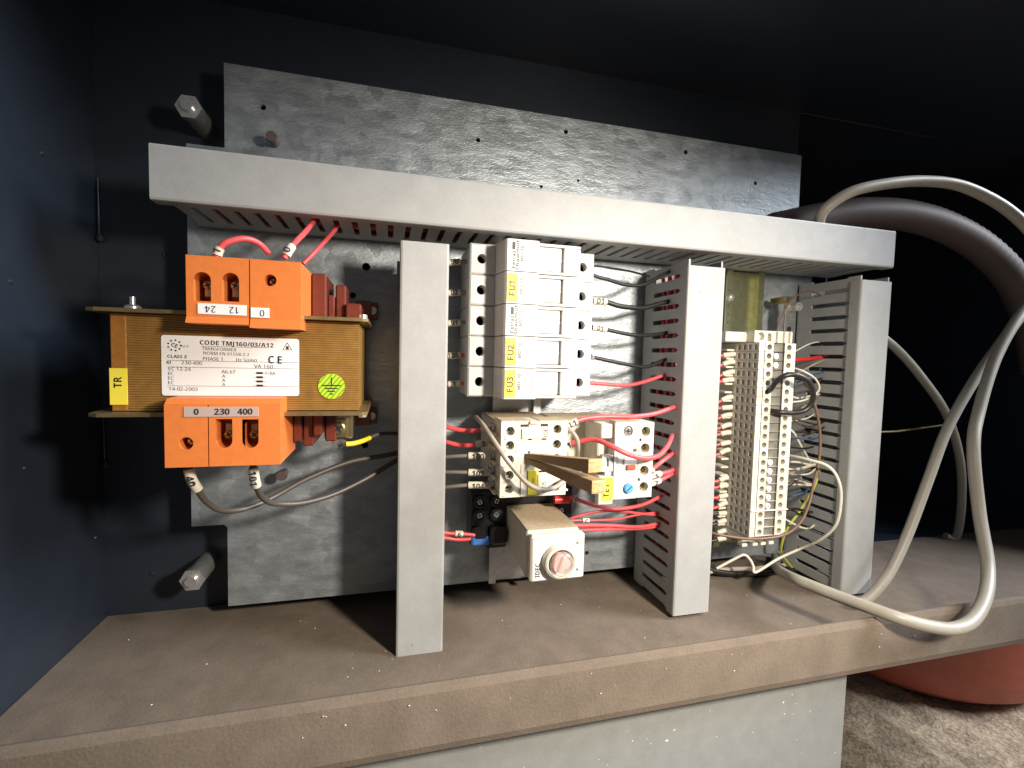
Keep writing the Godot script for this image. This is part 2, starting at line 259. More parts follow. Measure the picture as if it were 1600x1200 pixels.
# outline (radius, height) turned round an axis; corners stay sharp
func lathe(st: SurfaceTool, at: Vector3, dir: Vector3, prof: Array, sides := 28) -> void:
	for k in prof.size() - 1:
		var a: Vector2 = prof[k]
		var b: Vector2 = prof[k + 1]
		var d := dir.normalized()
		var s := side_of(d)
		var t := d.cross(s)
		var e := (b - a).normalized()
		for i in sides:
			var q := []
			var ns := []
			for w in [TAU * i / sides, TAU * (i + 1) / sides]:
				var u: Vector3 = s * cos(w) + t * sin(w)
				q.append(at + u * a.x + d * a.y)
				q.append(at + u * b.x + d * b.y)
				ns.append((u * e.y - d * e.x).normalized())
			tri(st, q[0], q[1], q[3], ns[0], ns[0], ns[1])
			if a.x > 0.0001:
				tri(st, q[0], q[3], q[2], ns[0], ns[1], ns[1])

func smooth_path(pts: Array, step := 6) -> Array:
	var r := []
	var n := pts.size()
	for i in n - 1:
		var a: Vector3 = pts[maxi(i - 1, 0)]
		var b: Vector3 = pts[i]
		var c: Vector3 = pts[i + 1]
		var d: Vector3 = pts[mini(i + 2, n - 1)]
		for k in step:
			r.append(b.cubic_interpolate(c, a, d, float(k) / step))
	r.append(pts[n - 1])
	return r

func tube(st: SurfaceTool, path: Array, r: float, sides := 10, rib := 0.0) -> void:
	var n := path.size()
	var rings := []
	var s := Vector3.ZERO
	for i in n:
		var d: Vector3 = (path[mini(i + 1, n - 1)] - path[maxi(i - 1, 0)]).normalized()
		if i == 0:
			s = side_of(d)
		s = (s - d * s.dot(d)).normalized()
		var t := d.cross(s)
		var ring := []
		var rr := r + (rib if i % 2 == 0 else -rib)
		for k in sides:
			var a := TAU * k / sides
			var u := s * cos(a) + t * sin(a)
			ring.append([path[i] + u * rr, u, d])
		rings.append(ring)
	for i in n - 1:
		for k in sides:
			var j := (k + 1) % sides
			var a = rings[i][k]; var b = rings[i][j]; var c = rings[i + 1][j]; var d = rings[i + 1][k]
			tri(st, a[0], b[0], c[0], a[1], b[1], c[1])
			tri(st, a[0], c[0], d[0], a[1], c[1], d[1])
	for e in [0, n - 1]:
		var dd: Vector3 = rings[e][0][2] * (-1.0 if e == 0 else 1.0)
		for k in range(1, sides - 1):
			tri(st, rings[e][0][0], rings[e][k][0], rings[e][k + 1][0], dd, dd, dd)

func circle(r: float, n := 20) -> PackedVector2Array:
	var p := PackedVector2Array()
	for i in n:
		p.append(Vector2(cos(TAU * i / n), sin(TAU * i / n)) * r)
	return p

func rectangle(w: float, h: float) -> PackedVector2Array:
	return PackedVector2Array([Vector2(-w, -h) / 2, Vector2(w, -h) / 2, Vector2(w, h) / 2, Vector2(-w, h) / 2])

func arch(w: float, h: float, up: bool) -> PackedVector2Array:   # slot with one round end
	var p := PackedVector2Array([Vector2(-w / 2, -h / 2), Vector2(w / 2, -h / 2)])
	for i in 13:
		var a := PI * i / 12
		p.append(Vector2(cos(a) * w / 2, h / 2 - w / 2 + sin(a) * w / 2))
	if not up:
		for i in p.size():
			p[i].y = -p[i].y
	return p

func round_rect(x0: float, x1: float, y0: float, y1: float, r: float) -> PackedVector2Array:
	var p := PackedVector2Array()
	for c in [[x1 - r, y1 - r, 0.0], [x0 + r, y1 - r, 0.25], [x0 + r, y0 + r, 0.5], [x1 - r, y0 + r, 0.75]]:
		for i in 5:
			var a: float = TAU * (c[2] + i / 16.0)
			p.append(Vector2(c[0] + cos(a) * r, c[1] + sin(a) * r))
	return p

func reach(outline: PackedVector2Array, a: float) -> Vector2:
	var d := Vector2(cos(a), sin(a))
	var best := 0.0
	for i in outline.size():
		var p := outline[i]
		var e := outline[(i + 1) % outline.size()] - p
		var den := d.cross(e)
		if absf(den) < 1e-9:
			continue
		var t := p.cross(e) / den
		var u := p.cross(d) / den
		if u > -1e-5 and u < 1.00001 and t > best:
			best = t
	return d * best

# one cell of a face at height z: a rectangle pierced by a blind hole (or none)
func cell(st: SurfaceTool, x0: float, x1: float, y0: float, y1: float, z: float, outline = null, at := Vector2.ZERO, depth := 6.0, floor_st: SurfaceTool = null) -> void:
	var up := Vector3(0, 0, 1)
	if outline == null:
		quad(st, Vector3(x0, y0, z), Vector3(x1, y0, z), Vector3(x1, y1, z), Vector3(x0, y1, z), up)
		return
	var border := PackedVector2Array([Vector2(x0, y0) - at, Vector2(x1, y0) - at, Vector2(x1, y1) - at, Vector2(x0, y1) - at])
	var angles := []
	for p in outline:
		angles.append(fposmod(p.angle(), TAU))
	for p in border:
		angles.append(fposmod(p.angle(), TAU))
	angles.sort()
	var n := angles.size()
	for i in n:
		var a0: float = angles[i]
		var a1: float = angles[(i + 1) % n]
		if absf(a0 - a1) < 1e-5:
			continue
		var i0 := reach(outline, a0) + at
		var i1 := reach(outline, a1) + at
		var o0 := reach(border, a0) + at
		var o1 := reach(border, a1) + at
		quad(st, Vector3(i0.x, i0.y, z), Vector3(o0.x, o0.y, z), Vector3(o1.x, o1.y, z), Vector3(i1.x, i1.y, z), up)
		var mid := (i0 + i1) / 2 - at
		var inn := Vector3(-mid.x, -mid.y, 0).normalized()
		quad(st, Vector3(i0.x, i0.y, z), Vector3(i1.x, i1.y, z), Vector3(i1.x, i1.y, z - depth), Vector3(i0.x, i0.y, z - depth), inn)
		var f := floor_st if floor_st else st
		tri(f, Vector3(at.x, at.y, z - depth), Vector3(i0.x, i0.y, z - depth), Vector3(i1.x, i1.y, z - depth), up, up, up)

# four sides and back of a box whose front face is laid with cells
func shell(st: SurfaceTool, x0: float, x1: float, y0: float, y1: float, z0: float, z1: float) -> void:
	quad(st, Vector3(x0, y0, z0), Vector3(x0, y1, z0), Vector3(x0, y1, z1), Vector3(x0, y0, z1), Vector3(-1, 0, 0))
	quad(st, Vector3(x1, y0, z0), Vector3(x1, y1, z0), Vector3(x1, y1, z1), Vector3(x1, y0, z1), Vector3(1, 0, 0))
	quad(st, Vector3(x0, y0, z0), Vector3(x1, y0, z0), Vector3(x1, y0, z1), Vector3(x0, y0, z1), Vector3(0, -1, 0))
	quad(st, Vector3(x0, y1, z0), Vector3(x1, y1, z0), Vector3(x1, y1, z1), Vector3(x0, y1, z1), Vector3(0, 1, 0))
	quad(st, Vector3(x0, y0, z0), Vector3(x1, y0, z0), Vector3(x1, y1, z0), Vector3(x0, y1, z0), Vector3(0, 0, -1))

func hexagon(st: SurfaceTool, at: Vector3, dir: Vector3, r: float, h: float) -> void:
	cyl(st, at, at + dir * h, r, r, 6)

func screw(parent: Node3D, at: Vector3, r: float, m: String, called := "screw") -> void:   # recessed cross-head screw facing +z
	var st := mb()
	lathe(st, at, Vector3(0, 0, 1), [Vector2(r, -1.5), Vector2(r, 0), Vector2(r * 0.8, 0.4), Vector2(r * 0.32, 0.45), Vector2(r * 0.3, -0.4), Vector2(0, -0.4)], 18)
	var o := part(called, st, m, parent)
	st = mb()
	var a := fposmod(at.x * 1.7 + at.y * 2.3, PI)
	xf = Transform3D(Basis(Vector3(0, 0, 1), a), at)
	box(st, Vector3(-r * 0.75, -r * 0.13, 0.3), Vector3(r * 0.75, r * 0.13, 0.5), 0.02)
	box(st, Vector3(-r * 0.13, -r * 0.75, 0.32), Vector3(r * 0.13, r * 0.75, 0.52), 0.02)
	xf = Transform3D.IDENTITY
	part("drive_slot", st, "black", o)

func text(parent: Node3D, words: String, at: Vector3, high: float, turn := 0.0, m := "ink", bold := false, face := Vector3(0, 0, 1), stretch := 1.0) -> void:
	var key := "bold" if bold else "plain"
	if not fonts.has(key):
		var f := SystemFont.new()
		f.font_names = PackedStringArray(["Droid Sans"])
		f.font_weight = 700 if bold else 400
		fonts[key] = f
	var id := key + words
	if not tex.has(id):
		var t := TextMesh.new()
		t.font = fonts[key]
		t.font_size = 32
		t.text = words
		t.depth = 0.0012
		t.curve_step = 2.0
		t.pixel_size = 0.001
		tex[id] = t
	var k := high * U / 0.0229
	var o := MeshInstance3D.new()
	o.name = "lettering"
	o.mesh = tex[id]
	o.material_override = mats[m]
	var b := Basis(Vector3(0, 0, 1), deg_to_rad(turn)).scaled_local(Vector3(stretch * k, k, k))
	if face != Vector3(0, 0, 1):
		var zz := face.normalized()
		var xx := Vector3(0, 1, 0).cross(zz).normalized()
		b = Basis(xx, zz.cross(xx), zz) * b
	o.transform = Transform3D(b, (at - org) * U)
	parent.add_child(o, true)

# ---------- materials ----------
func noise_image(kind: String) -> Image:
	var f := FastNoiseLite.new()
	f.seed = 7 + kind.length()
	var size := 512
	match kind:
		"grain":
			f.noise_type = FastNoiseLite.TYPE_SIMPLEX
			f.frequency = 0.09
			f.fractal_octaves = 4
		"blotch":
			f.noise_type = FastNoiseLite.TYPE_SIMPLEX
			f.frequency = 0.012
			f.fractal_octaves = 6
			f.fractal_gain = 0.62
		"spangle":
			f.noise_type = FastNoiseLite.TYPE_CELLULAR
			f.cellular_return_type = FastNoiseLite.RETURN_CELL_VALUE
			f.cellular_jitter = 1.0
			f.frequency = 0.022
			f.fractal_type = FastNoiseLite.FRACTAL_NONE
			f.domain_warp_enabled = true
			f.domain_warp_amplitude = 34.0
			f.domain_warp_frequency = 0.03
	return f.get_seamless_image(size, size)

# grey picture between two levels, from noise kinds and weights; sx stretches it along x
func grey(key: String, parts: Array, low: float, high: float, contrast := 1.0) -> Image:
	var imgs := []
	for p in parts:
		if not tex.has(p[0]):
			tex[p[0]] = noise_image(p[0])
		imgs.append(tex[p[0]])
	var im := Image.create(512, 512, false, Image.FORMAT_RGBA8)
	for y in 512:
		for x in 512:
			var v := 0.0
			for k in parts.size():
				var p: Array = parts[k]
				v += p[1] * imgs[k].get_pixel(int(x * p[2]) % 512, int(y * p[3]) % 512).r
			v = clampf((v - 0.5) * contrast + 0.5, 0.0, 1.0)
			v = lerpf(low, high, v)
			im.set_pixel(x, y, Color(v, v, v))
	return im

func as_tex(im: Image) -> ImageTexture:
	im.generate_mipmaps()
	return ImageTexture.create_from_image(im)

func mat(called: String, c: Color, rough: float, metal := 0.0, tile := 0.0, key := "", bump := "", strength := 1.0) -> StandardMaterial3D:
	var m := StandardMaterial3D.new()
	m.resource_name = called
	m.albedo_color = c.linear_to_srgb()
	m.roughness = rough
	m.metallic = metal
	if tile > 0.0:
		m.uv1_triplanar = true
		m.uv1_world_triplanar = true
		m.uv1_scale = Vector3.ONE * (1000.0 / tile)
		if key != "":
			m.albedo_texture = tex[key]
		if bump != "":
			m.normal_enabled = true
			m.normal_texture = tex[bump]
			m.normal_scale = strength
	mats[called] = m
	return m

func make_materials() -> void:
	# mottles of the real surfaces: paint, dust, zinc, wood, plastic
	var g1 := grey("fine", [["grain", 0.6, 1.0, 1.0], ["blotch", 0.4, 1.0, 1.0]], 0.82, 1.0, 1.6)
	tex["fine_t"] = as_tex(g1)
	tex["plain_t"] = as_tex(grey("plain", [["grain", 0.3, 1.0, 1.0], ["blotch", 0.7, 1.0, 1.0]], 0.93, 1.0, 1.3))
	tex["dust_t"] = as_tex(grey("dust", [["grain", 0.6, 5.0, 5.0], ["blotch", 0.4, 1.0, 1.0]], 0.76, 1.0, 1.5))
	tex["zinc_t"] = as_tex(grey("zinc", [["spangle", 0.3, 2.0, 2.0], ["blotch", 0.5, 1.0, 2.0], ["grain", 0.2, 1.0, 6.0]], 0.78, 1.0, 1.4))
	tex["zinc_r"] = as_tex(grey("zincr", [["spangle", 0.35, 2.0, 2.0], ["blotch", 0.45, 1.0, 2.0], ["grain", 0.2, 1.0, 5.0]], 0.66, 1.0, 1.3))
	tex["speckle_t"] = as_tex(grey("speckle", [["grain", 0.85, 4.0, 4.0], ["blotch", 0.15, 1.0, 1.0]], 0.62, 1.0, 2.4))
	tex["wood_t"] = as_tex(grey("wood", [["grain", 0.5, 1.0, 9.0], ["blotch", 0.5, 1.0, 6.0]], 0.55, 1.0, 1.8))
	tex["soil_t"] = as_tex(grey("soil", [["blotch", 0.6, 1.0, 1.0], ["grain", 0.4, 1.0, 1.0]], 0.62, 1.0, 1.6))
	var b1 := grey("bumpfine", [["grain", 0.7, 2.0, 2.0], ["blotch", 0.3, 1.0, 1.0]], 0.0, 1.0, 1.2)
	b1.bump_map_to_normal_map(2.0)
	tex["fine_n"] = as_tex(b1)
	var b2 := grey("bumpzinc", [["spangle", 0.15, 2.0, 2.0], ["blotch", 0.55, 1.0, 4.0], ["grain", 0.3, 1.0, 6.0]], 0.0, 1.0, 1.2)
	b2.bump_map_to_normal_map(3.0)
	tex["zinc_n"] = as_tex(b2)
	var b3 := grey("bumpsoil", [["blotch", 0.7, 1.0, 1.0], ["grain", 0.3, 1.0, 1.0]], 0.0, 1.0, 1.5)
	b3.bump_map_to_normal_map(8.0)
	tex["soil_n"] = as_tex(b3)

	mat("navy", Color(0.02, 0.027, 0.04), 0.38, 0.0, 200, "plain_t", "fine_n", 0.08)
	mat("dust", Color(0.195, 0.152, 0.115), 0.95, 0.0, 240, "dust_t", "fine_n", 0.15)
	var z := mat("zinc", Color(0.44, 0.485, 0.52), 0.55, 0.62, 200, "zinc_t", "zinc_n", 0.3)
	z.roughness_texture = tex["zinc_r"]
	mat("rail_steel", Color(0.6, 0.62, 0.63), 0.4, 1.0, 60, "fine_t")
	mat("rail_yellow", Color(0.66, 0.66, 0.4), 0.3, 1.0, 60, "fine_t")
	mat("steel", Color(0.78, 0.78, 0.76), 0.26, 0.8, 20, "fine_t")
	mat("brass", Color(0.62, 0.5, 0.27), 0.32, 1.0, 20, "fine_t")
	mat("bracket_gold", Color(0.42, 0.31, 0.15), 0.42, 0.8, 30, "dust_t")
	mat("lamination", Color(0.46, 0.25, 0.065), 0.4, 0.35, 60, "dust_t")
	mat("varnish", Color(0.4, 0.17, 0.03), 0.35, 0.1, 40, "fine_t")
	mat("bobbin", Color(0.16, 0.03, 0.015), 0.35, 0.0, 30, "fine_t")
	mat("foot", Color(0.3, 0.11, 0.035), 0.45, 0.0, 30, "fine_t")
	mat("orange", Color(0.72, 0.2, 0.045), 0.42, 0.0, 40, "plain_t", "fine_n", 0.15)
	mat("duct", Color(0.36, 0.365, 0.36), 0.5, 0.0, 160, "plain_t")
	mat("white_plastic", Color(0.62, 0.61, 0.585), 0.42, 0.0, 60, "plain_t")
	mat("cream", Color(0.68, 0.64, 0.54), 0.45, 0.0, 60, "plain_t")
	mat("cream_plastic", Color(0.66, 0.62, 0.51), 0.45, 0.0, 60, "plain_t")
	mat("terminal", Color(0.64, 0.6, 0.5), 0.5, 0.0, 50, "plain_t")
	mat("terminal_grey", Color(0.2, 0.19, 0.165), 0.6, 0.0, 50, "fine_t")
	mat("dust_tan", Color(0.66, 0.52, 0.34), 1.0, 0.0, 30, "speckle_t", "fine_n", 1.0)
	mat("label_white", Color(0.78, 0.77, 0.77), 0.4)
	mat("label_clear", Color(0.46, 0.36, 0.32), 0.3)
	mat("label_yellow", Color(0.82, 0.68, 0.06), 0.5)
	mat("marker", Color(0.74, 0.68, 0.56), 0.45, 0.0, 15, "fine_t")
	mat("ink", Color(0.02, 0.02, 0.025), 0.5)
	mat("grey_ink", Color(0.22, 0.22, 0.22), 0.5)
	mat("black", Color(0.012, 0.012, 0.013), 0.42)
	mat("blackt", Color(0.016, 0.014, 0.013), 0.4)
	mat("black_plastic", Color(0.014, 0.014, 0.015), 0.3, 0.0, 20, "dust_t", "fine_n", 0.5)
	mat("red", Color(0.66, 0.085, 0.095), 0.38)
	mat("redd", Color(0.55, 0.03, 0.03), 0.35)
	mat("grey", Color(0.22, 0.2, 0.17), 0.45)
	mat("greywire", Color(0.3, 0.26, 0.21), 0.42)
	mat("wirebrown", Color(0.075, 0.062, 0.052), 0.4)
	mat("brown", Color(0.14, 0.075, 0.045), 0.45)
	mat("blue", Color(0.03, 0.1, 0.24), 0.4)
	mat("crimp_blue", Color(0.05, 0.17, 0.5), 0.35)
	mat("dial_blue", Color(0.1, 0.33, 0.72), 0.35)
	mat("yellow", Color(0.75, 0.58, 0.02), 0.4)
	mat("yellowgreen", Color(0.42, 0.43, 0.06), 0.4)
	mat("olive", Color(0.2, 0.17, 0.05), 0.5)
	mat("pale", Color(0.42, 0.38, 0.33), 0.5)
	mat("beige", Color(0.34, 0.315, 0.265), 0.45, 0.0, 40, "plain_t")
	mat("hose", Color(0.095, 0.066, 0.066), 0.6, 0.0, 30, "fine_t")
	mat("button_red", Color(0.4, 0.09, 0.05), 0.45)
	mat("sticker_green", Color(0.42, 0.62, 0.02), 0.45)
	mat("sticker_dark", Color(0.16, 0.3, 0.02), 0.45)
	mat("wood", Color(0.56, 0.36, 0.18), 0.7, 0.0, 14, "wood_t", "fine_n", 0.6)
	mat("wood_end", Color(0.72, 0.5, 0.24), 0.85, 0.0, 24, "speckle_t", "fine_n", 1.0)
	mat("panel_grey", Color(0.3, 0.31, 0.305), 0.42, 0.0, 120, "plain_t", "fine_n", 0.15)
	mat("speck", Color(0.7, 0.68, 0.64), 0.9)
	mat("soil", Color(0.54, 0.42, 0.29), 1.0, 0.0, 300, "soil_t", "soil_n", 0.5)
	mat("tub_red", Color(0.52, 0.12, 0.075), 0.45, 0.0, 160, "dust_t", "fine_n", 0.3)
	mat("stub", Color(0.12, 0.085, 0.085), 0.5, 0.3)
	var c := mat("clear", Color(0.93, 0.86, 0.82), 0.08)
	c.albedo_color.a = 0.22
	c.transparency = BaseMaterial3D.TRANSPARENCY_ALPHA
	mat("knob_pink", Color(0.72, 0.3, 0.26), 0.2)
	var gl := mat("lamp_glow", Color(1, 1, 1), 0.4)
	gl.emission_enabled = true
	gl.emission = Color(1.0, 0.93, 0.82)
	gl.emission_energy_multiplier = 4.0
	var pg := mat("fill_glow", Color(1, 1, 1), 0.4)  # glowing face of the added fill light
	pg.emission_enabled = true
	pg.emission = Color(0.9, 0.95, 1.0)
	pg.emission_energy_multiplier = 1.0

# ---------- builders ----------
func make_cabinet() -> void:
	var t := thing("electrical_cabinet", "open dark navy steel control cabinet with dusty floor and raised front lip", "cabinet", Vector3(100, -178, 40))
	var st := mb()
	box(st, Vector3(-179, -178, -31), Vector3(352, 226, -28), 0.3)
	part("back_wall", st, "navy", t)
	st = mb()
	box(st, Vector3(-179, -178, -27.9), Vector3(-176, 226, 118), 0.3)
	part("left_wall", st, "navy", t)
	st = mb()
	box(st, Vector3(-175.9, 222, -27.9), Vector3(690, 225, 118), 0.3)
	box(st, Vector3(352.2, 222, -300), Vector3(690, 225, -28), 0.3)
	part("ceiling", st, "navy", t)
	st = mb()
	box(st, Vector3(352.2, -178, -303), Vector3(690, 225, -300.2), 0.3)
	box(st, Vector3(349, -178, -300), Vector3(352, 221.8, -31.2), 0.3)
	box(st, Vector3(690.2, -178, -300), Vector3(693, 225, 118), 0.3)
	part("cable_bay", st, "navy", t)
	st = mb()
	box(st, Vector3(-175.9, -179, -27.9), Vector3(690, -176, 113), 0.3)
	part("floor", st, "dust", t)
	st = mb()
	box(st, Vector3(352.2, -179, -300), Vector3(690, -176, -28), 0.3)
	part("bay_floor", st, "navy", t)
	st = mb()   # folded lip along the front edge
	prism(st, PackedVector2Array([Vector2(-176, 113.2), Vector2(-154.5, 113.2), Vector2(-152.6, 114.2), Vector2(-152, 116), Vector2(-152.8, 118), Vector2(-155, 119.2), Vector2(-178, 121.5), Vector2(-181.5, 120.6), Vector2(-184, 116), Vector2(-184, 112), Vector2(-179.2, 112)]), 0, -179, 690)
	part("front_lip", st, "dust", t)
	# welded studs with nuts beside the plate corners
	for p in [Vector2(-114.5, 141.5), Vector2(-116, -143.5)]:
		st = mb()
		cyl(st, Vector3(p.x, p.y, -28), Vector3(p.x, p.y, -2), 6.2, 6.2, 24)
		var s := part("stud", st, "steel", t)
		st = mb()
		hexagon(st, Vector3(p.x, p.y, -2), Vector3(0, 0, 1), 7.2, 4.5)
		part("nut", st, "steel", s)
		st = mb()
		cyl(st, Vector3(p.x, p.y, 2.4), Vector3(p.x, p.y, 5.5), 3.6, 3.2, 14)
		part("thread_end", st, "steel", s)
	# drips of paint in the rear corner
	for p in [[-174.6, 68.0, 36.0], [-174.6, -74.0, 30.0]]:
		st = mb()
		cyl(st, Vector3(p[0], p[1], -26.6), Vector3(p[0], p[1] + p[2], -26.6), 1.0, 0.5, 8)
		lathe(st, Vector3(p[0] + 1.0, p[1] - 1.0, -25.6), Vector3(0, 1, 0), [Vector2(0, -2.6), Vector2(1.6, -2.0), Vector2(2.3, 0), Vector2(1.6, 2.0), Vector2(0, 2.8)], 10)
		part("paint_drip", st, "navy", t)
	# spots of weld and dirt on the walls
	for p in [[-175.9, 100, 20], [-175.9, 30, 45], [-175.9, -62, 40], [-175.9, -120, -18], [-175.9, 140, 60], [-140, 60, -27.9], [-150, -150, -27.9]]:
		st = mb()
		var nrm := Vector3(1, 0, 0) if p[0] < -170 else Vector3(0, 0, 1)
		lathe(st, Vector3(p[0], p[1], p[2]), nrm, [Vector2(1.5, 0), Vector2(1.1, 0.7), Vector2(0, 1.0)], 9)
		part("weld_spot", st, "navy", t)
	# crumbs lying in the dust
	var rng := RandomNumberGenerator.new()
	rng.seed = 11
	st = mb()
	for i in 46:
		var p := Vector3(rng.randf_range(-150, 420), -176, rng.randf_range(-15, 100))
		var r := rng.randf_range(0.15, 0.42)
		xf = Transform3D(Basis(Vector3(0, 1, 0), rng.randf() * TAU), p)
		box(st, Vector3(-r, 0, -r * 0.6), Vector3(r, r, r * 0.7), 0.1)
	for i in 22:
		var p := Vector3(rng.randf_range(-60, 420), 0, rng.randf_range(115, 119))
		var r := rng.randf_range(0.15, 0.35)
		xf = Transform3D(Basis(Vector3(1, 0, 0), 1.4), Vector3(p.x, rng.randf_range(-178, -156), 120.4))
		box(st, Vector3(-r, 0, -r * 0.6), Vector3(r, r, r * 0.7), 0.1)
	xf = Transform3D.IDENTITY
	var crumbs := part("crumbs", st, "speck", t)
	crumbs.set_meta("kind", "stuff")

func make_plate() -> void:
	var t := thing("mounting_plate", "galvanised steel mounting plate with notched corners and spangled zinc surface", "plate", Vector3(115, -164.5, 0))
	var c := CSGCombiner3D.new()
	c.name = "sheet"
	var p := CSGPolygon3D.new()
	p.name = "outline"
	var pts := PackedVector2Array()
	for q in [[-97.5, -164.5], [330, -164.5], [330, -112], [348, -112], [348, 122], [330, 122], [330, 172], [-97, 172], [-97, 122], [-117.5, 122], [-117.5, -111], [-99.5, -111], [-97.5, -113]]:
		pts.append((Vector2(q[0], q[1]) - Vector2(115, -164.5)) * U)
	p.polygon = pts
	p.depth = 2.0 * U
	p.position = Vector3(0, 0, 0)
	c.add_child(p)
	for h in [[-75.6, 149.2, 1.7], [58.7, 147.7, 1.5], [122.4, 162.1, 1.6], [220.9, 160.6, 1.7], [133, 129, 1.0], [104.9, 121.6, 1.2], [285.9, 144.5, 1.5], [-14.3, 56.6, 2.6], [-22.6, 37.4, 2.0], [-14.3, -62.0, 2.2], [-64.0, 88.0, 2.5], [150, -150, 1.6], [20, -120, 2.0]]:
		var k := CSGCylinder3D.new()
		k.name = "hole"
		k.radius = h[2] * U
		k.height = 8.0 * U
		k.sides = 20
		k.operation = CSGShape3D.OPERATION_SUBTRACTION
		k.rotation.x = PI / 2
		k.position = (Vector3(h[0], h[1], 0) - org) * U
		c.add_child(k, true)
	c.material_override = mats["zinc"]
	c.position = Vector3(0, 0, -2.0 * U)
	t.add_child(c)
	# spacers behind the plate
	for q in [[-60, -150], [280, -150], [-60, 160], [280, 160]]:
		var st := mb()
		cyl(st, Vector3(q[0], q[1], -28), Vector3(q[0], q[1], -2.1), 5, 5, 16)
		part("spacer", st, "steel", t)
	# purple-brown screw stubs that stick out of the plate
	for q in [[-68.5, 127.5], [-63.5, -78.0]]:
		var st := mb()
		xf = Transform3D(Basis(Vector3(0, 0, 1), -0.9), Vector3(q[0], q[1], 0))
		cyl(st, Vector3(0, 0, 0.1), Vector3(0, 0, 9), 2.4, 2.2, 14)
		cyl(st, Vector3(0, 0, 9), Vector3(0, 0, 11), 3.4, 3.0, 14)
		xf = Transform3D.IDENTITY
		part("screw_stub", st, "stub", t)

# slotted trunking; built along +y from its base corner, fingers on both sides, then turned
func make_duct(called: String, label: String, base: Vector3, length: float, turn: float, w: float, d: float, near_sides: Array, cover_from: float, cover_to: float, nicks := []) -> void:
	var t := thing(called, label, "cable duct", base, "slotted cable ducts on the mounting plate")
	t.rotation.z = turn
	org = Vector3.ZERO
	var st := mb()
	box(st, Vector3(0.2, 0, 0.1), Vector3(w - 0.2, length, 1.8), 0.2)
	part("base", st, "duct", t)
	var pitch := 10.0
	var n := int(length / pitch)
	# one finger: foot strip, blade, and a widened tip that leaves only a narrow neck to the next one
	var f := mb()
	prism(f, PackedVector2Array([Vector2(0, 1.8), Vector2(pitch, 1.8), Vector2(pitch, 13.5), Vector2(9.2, 13.0), Vector2(8.4, 14.2), Vector2(8.4, d - 12.0), Vector2(9.4, d - 10.0), Vector2(9.4, d - 0.8), Vector2(0.6, d - 0.8), Vector2(0.6, d - 10.0), Vector2(1.6, d - 12.0), Vector2(1.6, 14.2), Vector2(0.8, 13.0), Vector2(0, 13.5)]), 0, 0.0, 1.3)
	var fm := f.commit()
	for side in [0, 1]:
		var x: float = 0.0 if side == 0 else w - 1.3
		if side in near_sides:
			for i in n:
				put("finger", fm, "duct", t, Vector3(x, i * pitch, 0))
		else:
			st = mb()
			for i in n:
				box(st, Vector3(x, i * pitch + 0.5, 1.9), Vector3(x + 1.3, i * pitch + 9.5, d - 0.8), 0.1)  # far gaps narrowed so the near slots look into a dark inside
			part("far_fingers", st, "duct", t)
	st = mb()   # snap-on lid with turned-down edges
	prism(st, PackedVector2Array([Vector2(-1.1, d - 7.5), Vector2(-0.1, d - 7.5), Vector2(-0.1, d - 0.6), Vector2(w + 0.1, d - 0.6), Vector2(w + 0.1, d - 7.5), Vector2(w + 1.1, d - 7.5), Vector2(w + 1.1, d - 0.4), Vector2(w + 0.8, d + 0.5), Vector2(w - 0.2, d + 0.9), Vector2(0.2, d + 0.9), Vector2(-0.8, d + 0.5), Vector2(-1.1, d - 0.4)]), 1, cover_from, cover_to)
	part("cover", st, "duct", t)
	for k in nicks:
		st = mb()
		cyl(st, Vector3(k[0], k[1], d + 0.85), Vector3(k[0], k[1], d + 0.95), k[2], k[2], 10)
		part("nick", st, "grey", t)

func make_rail(called: String, label: String, x: float, y0: float, y1: float, m: String, holes: bool) -> void:
	var t := thing(called, label, "mounting rail", Vector3(x + 17.5, y0, 0))
	var st := mb()
	prism(st, PackedVector2Array([Vector2(x, 7.5), Vector2(x, 6.4), Vector2(x + 4.0, 6.4), Vector2(x + 4.0, 0.15), Vector2(x + 31, 0.15), Vector2(x + 31, 6.4), Vector2(x + 35, 6.4), Vector2(x + 35, 7.5), Vector2(x + 29.9, 7.5), Vector2(x + 29.9, 1.25), Vector2(x + 5.1, 1.25), Vector2(x + 5.1, 7.5)]), 1, y0, y1)
	part("profile", st, m, t)
	if holes:
		for y in [56.0, 44.0, 37.5, 31.0]:
			st = mb()
			cyl(st, Vector3(x + 2.4, y, 7.4), Vector3(x + 2.4, y, 7.62), 0.55, 0.55, 10)
			part("pin_hole", st, "black", t)
		st = mb()
		lathe(st, Vector3(x + 3.6, 50.5, 7.5), Vector3(0, 0, 1), [Vector2(3.3, 0), Vector2(3.2, 1.0), Vector2(2.2, 2.2), Vector2(0, 2.7)], 18)
		part("screw_head", st, "steel", t)

